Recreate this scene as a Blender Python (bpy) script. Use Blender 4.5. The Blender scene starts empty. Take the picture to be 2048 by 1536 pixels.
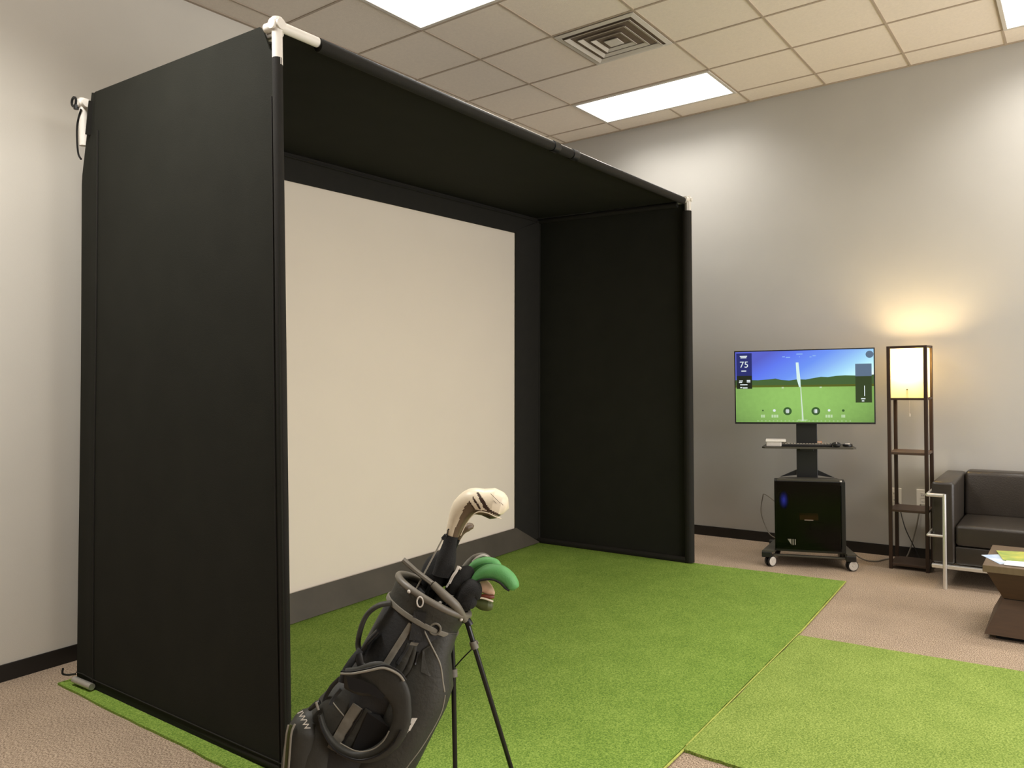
import bpy, bmesh, math, random
from mathutils import Vector, Matrix
random.seed(7)
scene = bpy.context.scene
COL = scene.collection

# ------------------------------------------------------------------ camera
CAM = Vector((-1.7759, -2.3976, 1.4650))
YAW, PITCH, ROLL, FPX = 0.93920, -0.01329, -0.01917, 1561.97
cy_, sy_, cp_, sp_ = math.cos(YAW), math.sin(YAW), math.cos(PITCH), math.sin(PITCH)
FW = Vector((sy_*cp_, cy_*cp_, sp_)); R0 = Vector((cy_, -sy_, 0)); U0 = R0.cross(FW)
RT = R0*math.cos(ROLL) + U0*math.sin(ROLL); UP = -R0*math.sin(ROLL) + U0*math.cos(ROLL)
cam = bpy.data.cameras.new('camera'); cam.sensor_width = 36; cam.lens = FPX/2048*36
cam.clip_start = 0.05; cam.clip_end = 60
camo = bpy.data.objects.new('camera', cam); COL.objects.link(camo)
m = Matrix.Identity(4)
for i, v in enumerate((RT, UP, -FW)):
    m[0][i], m[1][i], m[2][i] = v.x, v.y, v.z
m[0][3], m[1][3], m[2][3] = CAM
camo.matrix_world = m
scene.camera = camo

# ------------------------------------------------------------------ world, exposure
scene.view_settings.view_transform = 'Standard'
scene.view_settings.look = 'None'
scene.view_settings.gamma = 1
scene.view_settings.use_curve_mapping = False
scene.view_settings.exposure = 0.36
w = bpy.data.worlds.new('world'); scene.world = w; w.use_nodes = True
w.node_tree.nodes['Background'].inputs[0].default_value = (1, .975, .98, 1)     # even fill light, let in by an added window out of view
w.node_tree.nodes['Background'].inputs[1].default_value = 4.3
XR, YB, HC = 4.798, 1.898, 3.7255          # right wall, back wall, ceiling
XL, YF = -5.0, -5.6                         # left wall, front wall with an added window behind the viewpoint
WZ0, WZ1, WX0 = .15, 3.35, -.9              # left jamb, sill and head of the added window
pt = bpy.data.lights.new('added_window_portal', 'AREA'); pt.shape = 'RECTANGLE'; pt.size = XR-.2-WX0; pt.size_y = WZ1-WZ0  # portal of the added fill window
pt.cycles.is_portal = True
pto = bpy.data.objects.new('added_window_portal', pt); COL.objects.link(pto)
pto.location = ((WX0+XR-.2)/2, YF-.16, (WZ0+WZ1)/2); pto.rotation_euler = (math.pi/2, 0, 0)
PANEL_POWER = 2.2                     # brightness of each ceiling light diffuser seen from below
LAMP_POWER = 22                       # watts thrown downward by each ceiling light
LAMP_SPREAD = 2.4
PANEL_COL = (1.0, 0.975, 0.955)
scene.cycles.max_bounces = 8; scene.cycles.diffuse_bounces = 5
scene.cycles.sample_clamp_indirect = 4
scene.cycles.use_denoising = True

# ------------------------------------------------------------------ materials
def srgb(r, g, b):
    f = lambda c: (c/255/12.92) if c/255 <= .04045 else ((c/255+.055)/1.055)**2.4
    return (f(r), f(g), f(b), 1)

def mat(name, col, rough=.6, metal=0, noise=0, nscale=40, bump=0, bscale=200, sheen=0, spec=None, coat=0,
        col2=None, emit=None, estr=0, stretch=None):
    m = bpy.data.materials.new(name); m.use_nodes = True
    nt = m.node_tree; b = nt.nodes['Principled BSDF']
    b.inputs['Base Color'].default_value = col
    b.inputs['Roughness'].default_value = rough
    b.inputs['Metallic'].default_value = metal
    if sheen:
        b.inputs['Sheen Weight'].default_value = sheen
        b.inputs['Sheen Roughness'].default_value = .5
    if spec is not None: b.inputs['Specular IOR Level'].default_value = spec
    if coat: b.inputs['Coat Weight'].default_value = coat
    if emit: b.inputs['Emission Color'].default_value = emit; b.inputs['Emission Strength'].default_value = estr
    tc = nt.nodes.new('ShaderNodeTexCoord'); src = tc.outputs['Object']
    if stretch:
        mp = nt.nodes.new('ShaderNodeMapping'); mp.inputs['Scale'].default_value = stretch
        nt.links.new(src, mp.inputs[0]); src = mp.outputs[0]
    if noise:
        n = nt.nodes.new('ShaderNodeTexNoise'); n.inputs['Scale'].default_value = nscale; n.inputs['Detail'].default_value = 5
        nt.links.new(src, n.inputs['Vector'])
        r = nt.nodes.new('ShaderNodeMapRange'); r.inputs['From Min'].default_value = .3; r.inputs['From Max'].default_value = .7
        nt.links.new(n.outputs['Fac'], r.inputs['Value'])
        mx = nt.nodes.new('ShaderNodeMix'); mx.data_type = 'RGBA'
        c2 = col2 or tuple(c*(1-noise) for c in col[:3])+(1,)
        mx.inputs[6].default_value = c2; mx.inputs[7].default_value = col
        nt.links.new(r.outputs[0], mx.inputs[0]); nt.links.new(mx.outputs[2], b.inputs['Base Color'])
    if bump:
        n2 = nt.nodes.new('ShaderNodeTexNoise'); n2.inputs['Scale'].default_value = bscale; n2.inputs['Detail'].default_value = 3
        nt.links.new(src, n2.inputs['Vector'])
        bp = nt.nodes.new('ShaderNodeBump'); bp.inputs['Strength'].default_value = bump; bp.inputs['Distance'].default_value = .004
        nt.links.new(n2.outputs['Fac'], bp.inputs['Height']); nt.links.new(bp.outputs[0], b.inputs['Normal'])
    return m

M = {}
M['wall'] = mat('wall_paint', srgb(212, 206, 192), .75, noise=.04, nscale=2.5, bump=.1, bscale=300)
M['wall_grey'] = mat('grey_wall_paint', srgb(180, 176, 167), .75, noise=.04, nscale=2.5, bump=.1, bscale=300)
M['ceil'] = mat('ceiling_tile', srgb(234, 222, 205), .9, noise=.06, nscale=60, bump=.3, bscale=250)
M['tbar'] = mat('ceiling_bar_paint', srgb(176, 160, 140), .7, noise=.05, nscale=10)
M['base'] = mat('black_vinyl_base', srgb(30, 26, 22), .45, noise=.2, nscale=30)
M['metal_white'] = mat('white_metal', srgb(232, 226, 214), .4, noise=.05, nscale=30)
M['fixture'] = mat('fixture_metal', srgb(205, 198, 185), .5, noise=.03, nscale=20)
M['fabric'] = mat('black_fabric', srgb(41, 41, 35), .85, noise=.12, nscale=6, bump=.25, bscale=500, spec=.08)
M['fabric2'] = mat('black_fabric_hem', srgb(38, 36, 31), .8, noise=.12, nscale=14, bump=.3, bscale=400, spec=.2)
M['vinyl'] = mat('grey_black_vinyl', srgb(80, 73, 62), .6, noise=.25, nscale=5, bump=.15, bscale=60, spec=.35)
M['screen'] = mat('impact_screen_cloth', srgb(228, 215, 196), .85, noise=.02, nscale=3, bump=.1, bscale=600)
M['galv'] = mat('pipe_metal', srgb(190, 186, 176), .35, metal=.6, noise=.1, nscale=60)
M['chrome'] = mat('brushed_chrome', srgb(232, 230, 224), .3, metal=.75, noise=.05, nscale=60)
M['leather'] = mat('black_leather', srgb(50, 44, 37), .36, noise=.15, nscale=12, bump=.25, bscale=120, spec=.5)
M['wood_dark'] = mat('espresso_wood', srgb(70, 48, 26), .45, noise=.25, nscale=8, bump=.05, bscale=40, stretch=(1, 1, 9))
M['wood_top'] = mat('espresso_wood_top', srgb(110, 92, 72), .3, noise=.15, nscale=8, stretch=(1, 8, 1))
M['lampwood'] = mat('lamp_wood', srgb(52, 33, 20), .5, noise=.2, nscale=20, stretch=(1, 1, .1))
M['lampshelf'] = mat('lamp_shelf_wood', srgb(74, 56, 42), .5, noise=.2, nscale=12, stretch=(1, .1, 1))
M['black'] = mat('black_plastic', srgb(22, 21, 20), .4, noise=.15, nscale=30)
M['black_metal'] = mat('black_powder_coat', srgb(17, 17, 15), .45, noise=.15, nscale=60, bump=.1, bscale=400)
M['greymetal'] = mat('cart_grey_metal', srgb(78, 74, 64), .4, metal=.2, noise=.1, nscale=30)
M['silver'] = mat('silver_plastic', srgb(205, 198, 186), .35, noise=.08, nscale=60)
M['white'] = mat('white_plastic', srgb(232, 226, 214), .45, noise=.03, nscale=60)
M['cord'] = mat('grey_cord', srgb(120, 112, 98), .6, noise=.1, nscale=60)
M['cord_black'] = mat('black_cord', srgb(45, 42, 38), .6, noise=.1, nscale=60)
M['bag'] = mat('bag_nylon', srgb(48, 49, 49), .55, noise=.2, nscale=16, bump=.35, bscale=90, spec=.4)
M['bag2'] = mat('bag_nylon_olive', srgb(58, 57, 50), .6, noise=.18, nscale=16, bump=.35, bscale=90, spec=.4)
M['bagstrap'] = mat('bag_strap_padding', srgb(54, 53, 46), .6, noise=.2, nscale=12, bump=.3, bscale=60, spec=.4)
M['piping'] = mat('bag_grey_piping', srgb(140, 134, 120), .5, noise=.1, nscale=60)
M['piping_dark'] = mat('bag_grey_webbing', srgb(120, 115, 102), .6, noise=.15, nscale=90)
M['rimrub'] = mat('bag_rim_rubber', srgb(112, 106, 94), .45, noise=.1, nscale=60)
M['shaft_black'] = mat('black_leg_paint', srgb(18, 18, 17), .3, noise=.1, nscale=60)
M['cover_white'] = mat('cream_leatherette', srgb(232, 218, 190), .4, noise=.06, nscale=40, bump=.1, bscale=100)
M['cover_brown'] = mat('taupe_leatherette', srgb(108, 90, 68), .45, noise=.15, nscale=40, bump=.1, bscale=100)
M['cover_dark'] = mat('dark_brown_leatherette', srgb(58, 38, 24), .45, noise=.15, nscale=40)
M['sock'] = mat('black_knit_sock', srgb(26, 25, 22), .9, noise=.2, nscale=90, bump=.5, bscale=300)
M['green'] = mat('green_neoprene', srgb(92, 160, 88), .55, noise=.12, nscale=30, bump=.15, bscale=200)
M['green_dark'] = mat('dark_green_neoprene', srgb(60, 118, 66), .6, noise=.15, nscale=30)
M['olive'] = mat('olive_cover', srgb(78, 86, 40), .55, noise=.15, nscale=40)
M['pink'] = mat('cream_pink_cover', srgb(214, 178, 146), .5, noise=.08, nscale=40)
M['red'] = mat('dark_red_trim', srgb(120, 52, 30), .5, noise=.1, nscale=40)
M['paper_w'] = mat('brochure_paper_white', srgb(236, 236, 232), .4, noise=.05, nscale=20)
M['paper_y'] = mat('brochure_yellow_green', srgb(206, 200, 92), .35, noise=.5, nscale=14, col2=srgb(120, 160, 84))
M['paper_b'] = mat('brochure_blue', srgb(170, 196, 226), .35, noise=.5, nscale=12, col2=srgb(232, 236, 240))
M['orange'] = mat('orange_reflection', srgb(196, 130, 78), .5, noise=.15, nscale=60)  # reflected orange put into the colour
M['dark_int'] = mat('dark_interior', srgb(12, 11, 10), .8, noise=.1, nscale=30)

# carpet: woven brown and beige loop pile
def carpet_mat():
    m = bpy.data.materials.new('woven_carpet'); m.use_nodes = True; nt = m.node_tree; b = nt.nodes['Principled BSDF']
    b.inputs['Roughness'].default_value = .95; b.inputs['Specular IOR Level'].default_value = .1
    tc = nt.nodes.new('ShaderNodeTexCoord')
    mp = nt.nodes.new('ShaderNodeMapping'); mp.inputs['Rotation'].default_value = (0, 0, .8); mp.inputs['Scale'].default_value = (1, 2.2, 1)
    nt.links.new(tc.outputs['Object'], mp.inputs[0])
    n = nt.nodes.new('ShaderNodeTexNoise'); n.inputs['Scale'].default_value = 130; n.inputs['Detail'].default_value = 2
    nt.links.new(mp.outputs[0], n.inputs['Vector'])
    n3 = nt.nodes.new('ShaderNodeTexNoise'); n3.inputs['Scale'].default_value = 3; n3.inputs['Detail'].default_value = 4
    nt.links.new(tc.outputs['Object'], n3.inputs['Vector'])
    r = nt.nodes.new('ShaderNodeValToRGB')
    r.color_ramp.elements[0].position = .34; r.color_ramp.elements[0].color = srgb(104, 86, 68)
    r.color_ramp.elements[1].position = .68; r.color_ramp.elements[1].color = srgb(228, 204, 176)
    nt.links.new(n.outputs['Fac'], r.inputs[0])
    mx = nt.nodes.new('ShaderNodeMix'); mx.data_type = 'RGBA'; mx.blend_type = 'MULTIPLY'; mx.inputs[0].default_value = .35
    nt.links.new(r.outputs[0], mx.inputs[6]); nt.links.new(n3.outputs['Fac'], mx.inputs[7])
    nt.links.new(mx.outputs[2], b.inputs['Base Color'])
    bp = nt.nodes.new('ShaderNodeBump'); bp.inputs['Strength'].default_value = .6; bp.inputs['Distance'].default_value = .005
    nt.links.new(n.outputs['Fac'], bp.inputs['Height']); nt.links.new(bp.outputs[0], b.inputs['Normal'])
    return m
M['carpet'] = carpet_mat()

def turf_mat(name, c1, c2, c3):
    m = bpy.data.materials.new(name); m.use_nodes = True; nt = m.node_tree; b = nt.nodes['Principled BSDF']
    b.inputs['Roughness'].default_value = .8; b.inputs['Specular IOR Level'].default_value = .2
    tc = nt.nodes.new('ShaderNodeTexCoord')
    n = nt.nodes.new('ShaderNodeTexNoise'); n.inputs['Scale'].default_value = 150; n.inputs['Detail'].default_value = 3
    n.inputs['Roughness'].default_value = .7
    nt.links.new(tc.outputs['Object'], n.inputs['Vector'])
    n2 = nt.nodes.new('ShaderNodeTexNoise'); n2.inputs['Scale'].default_value = 5; n2.inputs['Detail'].default_value = 6
    nt.links.new(tc.outputs['Object'], n2.inputs['Vector'])
    ad = nt.nodes.new('ShaderNodeMath'); ad.operation = 'MULTIPLY_ADD'; ad.inputs[1].default_value = .12
    nt.links.new(n2.outputs['Fac'], ad.inputs[0]); 
    sc = nt.nodes.new('ShaderNodeMath'); sc.operation = 'MULTIPLY'; sc.inputs[1].default_value = .88
    nt.links.new(n.outputs['Fac'], sc.inputs[0]); nt.links.new(sc.outputs[0], ad.inputs[2])
    r = nt.nodes.new('ShaderNodeValToRGB')
    e = r.color_ramp.elements
    e[0].position = .36; e[0].color = c1; e[1].position = .64; e[1].color = c3
    x = e.new(.5); x.color = c2
    nt.links.new(ad.outputs[0], r.inputs[0]); nt.links.new(r.outputs[0], b.inputs['Base Color'])
    bp = nt.nodes.new('ShaderNodeBump'); bp.inputs['Strength'].default_value = .8; bp.inputs['Distance'].default_value = .006
    nt.links.new(n.outputs['Fac'], bp.inputs['Height']); nt.links.new(bp.outputs[0], b.inputs['Normal'])
    return m
M['turf'] = turf_mat('green_turf', srgb(86, 116, 38), srgb(120, 150, 58), srgb(154, 176, 84))
M['turf2'] = turf_mat('yellow_green_turf', srgb(96, 120, 44), srgb(132, 154, 68), srgb(168, 182, 96))
M['turf_edge'] = mat('turf_cut_edge', srgb(176, 182, 84), .9, noise=.4, nscale=60)

def emission(name, col, s=None):
    s = .8 if s is None else s
    m = bpy.data.materials.new(name); m.use_nodes = True; nt = m.node_tree; nt.nodes.clear()
    e = nt.nodes.new('ShaderNodeEmission'); e.inputs[0].default_value = col; e.inputs[1].default_value = s
    o = nt.nodes.new('ShaderNodeOutputMaterial'); nt.links.new(e.outputs[0], o.inputs[0]); return m
M['panel'] = emission('light_diffuser', PANEL_COL+(1,), PANEL_POWER)
M['blue_led'] = emission('blue_led', (.08, .1, 1, 1), 1.6)
M['s_white'] = emission('display_white', srgb(225, 235, 235))
M['s_pale'] = emission('display_pale_green', srgb(190, 215, 170))
M['s_trace'] = emission('display_trace_white', srgb(214, 240, 236))
M['s_trace2'] = emission('display_trace_pale', srgb(176, 208, 150))
M['s_navy'] = emission('display_navy', srgb(48, 52, 110))
M['s_black'] = emission('display_black', srgb(42, 46, 34))
M['s_slate'] = emission('display_slate', srgb(98, 116, 138))
M['s_dkgreen'] = emission('display_dark_green', srgb(60, 72, 44))
M['s_dial'] = emission('display_dial_ring', srgb(62, 92, 50))
M['s_dialc'] = emission('display_dial_center', srgb(120, 134, 116))
M['s_tree'] = emission('display_treeline', srgb(74, 100, 58))
M['s_tree2'] = emission('display_treeline_base', srgb(92, 100, 40))
M['s_ltblue'] = emission('display_light_blue', srgb(140, 180, 240))

def sky_display():     # content of the screen: blue to pale sky over a mown field
    m = bpy.data.materials.new('display_picture'); m.use_nodes = True; nt = m.node_tree; nt.nodes.clear()
    tc = nt.nodes.new('ShaderNodeTexCoord'); sp = nt.nodes.new('ShaderNodeSeparateXYZ'); nt.links.new(tc.outputs['Object'], sp.inputs[0])
    def mth(op, a, b):
        n = nt.nodes.new('ShaderNodeMath'); n.operation = op
        for i, v in enumerate((a, b)):
            if isinstance(v, (int, float)): n.inputs[i].default_value = v
            else: nt.links.new(v, n.inputs[i])
        return n.outputs[0]
    x, z = sp.outputs[0], sp.outputs[2]
    # sky parameter rises to the right and towards the horizon
    s = mth('SUBTRACT', mth('MULTIPLY', x, .95), mth('MULTIPLY', z, 1.5))
    s = mth('ADD', s, .66)
    r = nt.nodes.new('ShaderNodeValToRGB'); e = r.color_ramp.elements
    e[0].position = .05; e[0].color = srgb(92, 100, 200); e[1].position = .98; e[1].color = srgb(235, 252, 255)
    for p_, c_ in ((.22, (98, 122, 238)), (.45, (112, 150, 244)), (.6, (140, 182, 246)), (.74, (166, 218, 250)), (.88, (200, 250, 255))):
        q = e.new(p_); q.color = srgb(*c_)
    nt.links.new(s, r.inputs[0])
    g = nt.nodes.new('ShaderNodeValToRGB'); e = g.color_ramp.elements
    d = mth('ADD', mth('MULTIPLY', mth('MULTIPLY', x, x), 1.3), mth('MULTIPLY', mth('POWER', mth('ADD', z, .06), 2), 4.5))
    e[0].position = .0; e[0].color = srgb(150, 196, 104); e[1].position = .6; e[1].color = srgb(104, 136, 74)
    n = nt.nodes.new('ShaderNodeTexNoise'); n.inputs['Scale'].default_value = 30; nt.links.new(tc.outputs['Object'], n.inputs['Vector'])
    nt.links.new(mth('ADD', d, mth('MULTIPLY', mth('SUBTRACT', n.outputs['Fac'], .5), .15)), g.inputs[0])
    mx = nt.nodes.new('ShaderNodeMix'); mx.data_type = 'RGBA'
    nt.links.new(mth('LESS_THAN', z, 0.0), mx.inputs[0]); nt.links.new(r.outputs[0], mx.inputs[6]); nt.links.new(g.outputs[0], mx.inputs[7])
    em = nt.nodes.new('ShaderNodeEmission'); em.inputs[1].default_value = .8; nt.links.new(mx.outputs[2], em.inputs[0])
    o = nt.nodes.new('ShaderNodeOutputMaterial'); nt.links.new(em.outputs[0], o.inputs[0]); return m
M['display'] = sky_display()

def glass_dark():
    m = bpy.data.materials.new('tinted_glass'); m.use_nodes = True; nt = m.node_tree; nt.nodes.clear()
    t = nt.nodes.new('ShaderNodeBsdfTransparent'); t.inputs[0].default_value = (.5, .48, .46, 1)
    g = nt.nodes.new('ShaderNodeBsdfGlossy'); g.inputs['Roughness'].default_value = .14
    f = nt.nodes.new('ShaderNodeFresnel'); f.inputs[0].default_value = 1.28
    mx = nt.nodes.new('ShaderNodeMixShader'); o = nt.nodes.new('ShaderNodeOutputMaterial')
    nt.links.new(f.outputs[0], mx.inputs[0]); nt.links.new(t.outputs[0], mx.inputs[1]); nt.links.new(g.outputs[0], mx.inputs[2])
    nt.links.new(mx.outputs[0], o.inputs[0]); return m
M['glass'] = glass_dark()

def shade_mat():
    m = bpy.data.materials.new('paper_shade'); m.use_nodes = True; nt = m.node_tree; nt.nodes.clear()
    d = nt.nodes.new('ShaderNodeBsdfDiffuse'); d.inputs[0].default_value = (.85, .78, .55, 1)
    t = nt.nodes.new('ShaderNodeBsdfTranslucent'); t.inputs[0].default_value = (.95, .80, .40, 1)
    n = nt.nodes.new('ShaderNodeTexNoise'); n.inputs['Scale'].default_value = 80
    bp = nt.nodes.new('ShaderNodeBump'); bp.inputs['Strength'].default_value = .05; nt.links.new(n.outputs[0], bp.inputs['Height']); nt.links.new(bp.outputs[0], d.inputs['Normal'])
    mx = nt.nodes.new('ShaderNodeMixShader'); mx.inputs[0].default_value = .6; o = nt.nodes.new('ShaderNodeOutputMaterial')
    nt.links.new(d.outputs[0], mx.inputs[1]); nt.links.new(t.outputs[0], mx.inputs[2]); nt.links.new(mx.outputs[0], o.inputs[0]); return m
M['shade'] = shade_mat()

# ------------------------------------------------------------------ helpers
def build(name, bm, m, parent=None, smooth=False, world=False):
    """link a bmesh as ONE mesh object; coordinates are local to the parent unless world=True"""
    me = bpy.data.meshes.new(name)
    if world and parent is not None:
        bm.transform(wm(parent).inverted())
    bmesh.ops.recalc_face_normals(bm, faces=bm.faces)
    bm.to_mesh(me); bm.free()
    for x in (m if isinstance(m, (list, tuple)) else [m]): me.materials.append(x)
    if smooth:
        for p in me.polygons: p.use_smooth = True
        try: me.set_sharp_from_angle(angle=math.radians(40))
        except Exception: pass
    o = bpy.data.objects.new(name, me); COL.objects.link(o)
    if parent is not None: o.parent = parent
    return o

def wm(o):
    mtx = Matrix.Translation(o.location) @ o.rotation_euler.to_matrix().to_4x4()
    return (wm(o.parent) @ mtx) if o.parent else mtx

def tag(o, label=None, cat=None, group=None, kind=None):
    if label: o['label'] = label
    if cat: o['category'] = cat
    if group: o['group'] = group
    if kind: o['kind'] = kind
    return o

def thing(name, label, cat, loc=(0, 0, 0), rz=0, group=None):
    o = bpy.data.objects.new(name, None); COL.objects.link(o)
    o.location = loc; o.rotation_euler = (0, 0, rz); o.empty_display_size = .1
    return tag(o, label, cat, group)

def NB(): return bmesh.new()

def box(bm, lo, hi, bevel=0, seg=2, mi=0):
    lo = Vector(lo); hi = Vector(hi); c = (lo+hi)/2; s = hi-lo
    mtx = Matrix.Translation(c) @ Matrix.Diagonal((s.x, s.y, s.z, 1))
    r = bmesh.ops.create_cube(bm, size=1, matrix=mtx)
    vs = r['verts']
    fs = set(f for v in vs for f in v.link_faces)
    for f in fs: f.material_index = mi
    if bevel:
        es = list(set(e for v in vs for e in v.link_edges))
        bmesh.ops.bevel(bm, geom=es, offset=bevel, segments=seg, affect='EDGES', profile=.5)
    return bm

def bx(lo, hi, bevel=0, seg=2): return box(NB(), lo, hi, bevel, seg)

def frames(pts, up=None, closed=False):
    out = []; n = len(pts); prev = None
    for i in range(n):
        if closed: t = pts[(i+1) % n]-pts[i-1]
        else: t = pts[min(i+1, n-1)]-pts[max(i-1, 0)]
        t.normalize()
        if prev is None:
            a = Vector(up) if up else (Vector((0, 0, 1)) if abs(t.z) < .9 else Vector((1, 0, 0)))
        else: a = prev
        nrm = (a - t*a.dot(t)); nrm.normalize(); prev = Vector(up) if up else nrm
        out.append((t, nrm, t.cross(nrm)))
    return out

def sweep(bm, pts, ra, rb=None, seg=10, up=None, closed=False, cap=True, power=2, mi=0):
    """sweep an (super)ellipse along pts: ra along the frame normal, rb along the binormal; scalars or lists"""
    pts = [Vector(p) for p in pts]; n = len(pts); fr = frames(pts, up, closed)
    rb = ra if rb is None else rb
    rings = []
    for i, p in enumerate(pts):
        t, a, b = fr[i]
        A = ra[i] if isinstance(ra, (list, tuple)) else ra
        B = rb[i] if isinstance(rb, (list, tuple)) else rb
        ring = []
        for k in range(seg):
            th = 2*math.pi*k/seg; c, s = math.cos(th), math.sin(th)
            cc = math.copysign(abs(c)**(2/power), c); ss = math.copysign(abs(s)**(2/power), s)
            ring.append(bm.verts.new(p + a*A*cc + b*B*ss))
        rings.append(ring)
    m_ = n if closed else n-1
    for i in range(m_):
        r1, r2 = rings[i], rings[(i+1) % n]
        for k in range(seg):
            f = bm.faces.new((r1[k], r1[(k+1) % seg], r2[(k+1) % seg], r2[k])); f.material_index = mi
    if cap and not closed:
        for r_ in (rings[0][::-1], rings[-1]):
            f = bm.faces.new(r_); f.material_index = mi
    return rings

def tube(pts, r, seg=10, closed=False): bm = NB(); sweep(bm, pts, r, seg=seg, closed=closed); return bm

def smooth_path(pts, sub=6, closed=False):
    pts = [Vector(p) for p in pts]; n = len(pts); out = []
    rng = range(n if closed else n-1)
    for i in rng:
        p0 = pts[(i-1) % n] if closed or i > 0 else pts[0]
        p1 = pts[i]; p2 = pts[(i+1) % n]
        p3 = pts[(i+2) % n] if closed or i+2 < n else pts[-1]
        for k in range(sub):
            t = k/sub
            out.append(.5*((2*p1)+(-p0+p2)*t+(2*p0-5*p1+4*p2-p3)*t*t+(-p0+3*p1-3*p2+p3)*t**3))
    if not closed: out.append(pts[-1])
    return out

def interp(vals, sub):
    out = []
    for i in range(len(vals)-1):
        for k in range(sub): out.append(vals[i]+(vals[i+1]-vals[i])*k/sub)
    return out+[vals[-1]]

def revolve(bm, prof, origin, axis, seg=24):
    axis = Vector(axis).normalized(); o = Vector(origin)
    a = axis.orthogonal().normalized(); b = axis.cross(a); rings = []
    for h, r in prof:
        rings.append([bm.verts.new(o+axis*h+(a*math.cos(2*math.pi*k/seg)+b*math.sin(2*math.pi*k/seg))*r) for k in range(seg)])
    for i in range(len(rings)-1):
        for k in range(seg):
            bm.faces.new((rings[i][k], rings[i][(k+1) % seg], rings[i+1][(k+1) % seg], rings[i+1][k]))
    bm.faces.new(rings[0][::-1]); bm.faces.new(rings[-1]); return bm

def sheet(corner_fn, nu, nv, thick, nrm):
    """closed thick sheet; corner_fn(u,v)->Vector; nrm = extrusion direction"""
    bm = NB(); nrm = Vector(nrm).normalized()
    F = [[bm.verts.new(corner_fn(i/nu, j/nv)) for j in range(nv+1)] for i in range(nu+1)]
    B = [[bm.verts.new(corner_fn(i/nu, j/nv)+nrm*thick) for j in range(nv+1)] for i in range(nu+1)]
    for i in range(nu):
        for j in range(nv):
            bm.faces.new((F[i][j], F[i+1][j], F[i+1][j+1], F[i][j+1]))
            bm.faces.new((B[i][j], B[i][j+1], B[i+1][j+1], B[i+1][j]))
    for i in range(nu):
        bm.faces.new((F[i][0], B[i][0], B[i+1][0], F[i+1][0])); bm.faces.new((F[i][nv], F[i+1][nv], B[i+1][nv], B[i][nv]))
    for j in range(nv):
        bm.faces.new((F[0][j], F[0][j+1], B[0][j+1], B[0][j])); bm.faces.new((F[nu][j], B[nu][j], B[nu][j+1], F[nu][j+1]))
    return bm

def prism(bm, poly, z0, z1):
    a = [bm.verts.new((x, y, z0)) for x, y in poly]; b = [bm.verts.new((x, y, z1)) for x, y in poly]
    bm.faces.new(a[::-1]); bm.faces.new(b)
    for i in range(len(poly)):
        j = (i+1) % len(poly); bm.faces.new((a[i], a[j], b[j], b[i]))
    return bm

def copy_tree(o, parent=None):
    c = o.copy(); COL.objects.link(c); c.parent = parent
    for ch in [x for x in bpy.data.objects if x.parent == o]: copy_tree(ch, c)
    return c

def text_mesh(body, size, depth=.0004):
    cu = bpy.data.curves.new('t', 'FONT'); cu.body = body; cu.size = size; cu.extrude = depth
    cu.align_x = 'CENTER'; cu.align_y = 'CENTER'
    o = bpy.data.objects.new('t', cu); COL.objects.link(o)
    me = bpy.data.meshes.new_from_object(o.evaluated_get(bpy.context.evaluated_depsgraph_get()))
    bpy.data.objects.remove(o)
    bm = NB(); bm.from_mesh(me); bpy.data.meshes.remove(me); return bm

# ------------------------------------------------------------------ room shell
def struct(name, bm, m): return tag(build(name, bm, m), kind='structure')
struct('floor', bx((XL-.15, YF-.15, -.12), (XR+.15, YB+.15, 0)), M['carpet'])
struct('wall_back', bx((XL, YB, 0), (XR, YB+.14, HC)), M['wall'])
struct('wall_right', bx((XR, YF, 0), (XR+.14, YB, HC)), M['wall_grey'])
struct('wall_left', bx((XL-.14, YF, 0), (XL, YB, HC)), mat('darkened_unseen_wall', srgb(70, 68, 64), .8, noise=.05, nscale=3))  # unseen wall darkened to cut its bounce light
b = NB(); box(b, (XL, YF-.14, 0), (XR, YF, WZ0)); box(b, (XL, YF-.14, WZ1), (XR, YF, HC))
box(b, (XL, YF-.14, WZ0), (WX0, YF, WZ1)); box(b, (XR-.2, YF-.14, WZ0), (XR, YF, WZ1))
struct('wall_front', b, M['wall'])
b = NB()
for i in range(4):
    x = WX0+i*(XR-.2-WX0)/3; box(b, (x-.03, YF-.1, WZ0), (x+.03, YF-.04, WZ1))
box(b, (WX0, YF-.1, WZ0), (XR-.2, YF-.04, WZ0+.05)); box(b, (WX0, YF-.1, WZ1-.05), (XR-.2, YF-.04, WZ1))
struct('added_window_1', b, M['black_metal'])  # added unseen window, brings fill light to the screen and ceiling
BZ = .0845
struct('baseboard_back', bx((XL, YB-.009, 0), (XR-.009, YB, BZ), .002), M['base'])
struct('baseboard_right', bx((XR-.009, YF, 0), (XR, YB, BZ), .002), M['base'])
LX, LY, T = 3.886, -.145, .61
lights = [(LX-2.44*i - (0.02 if i else 0), LY-3.05*j) for i, j in ((0, 0), (0, 1), (1, 0), (1, 1), (2, 0))]
VENT = (LX-2*T, LY)
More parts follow.
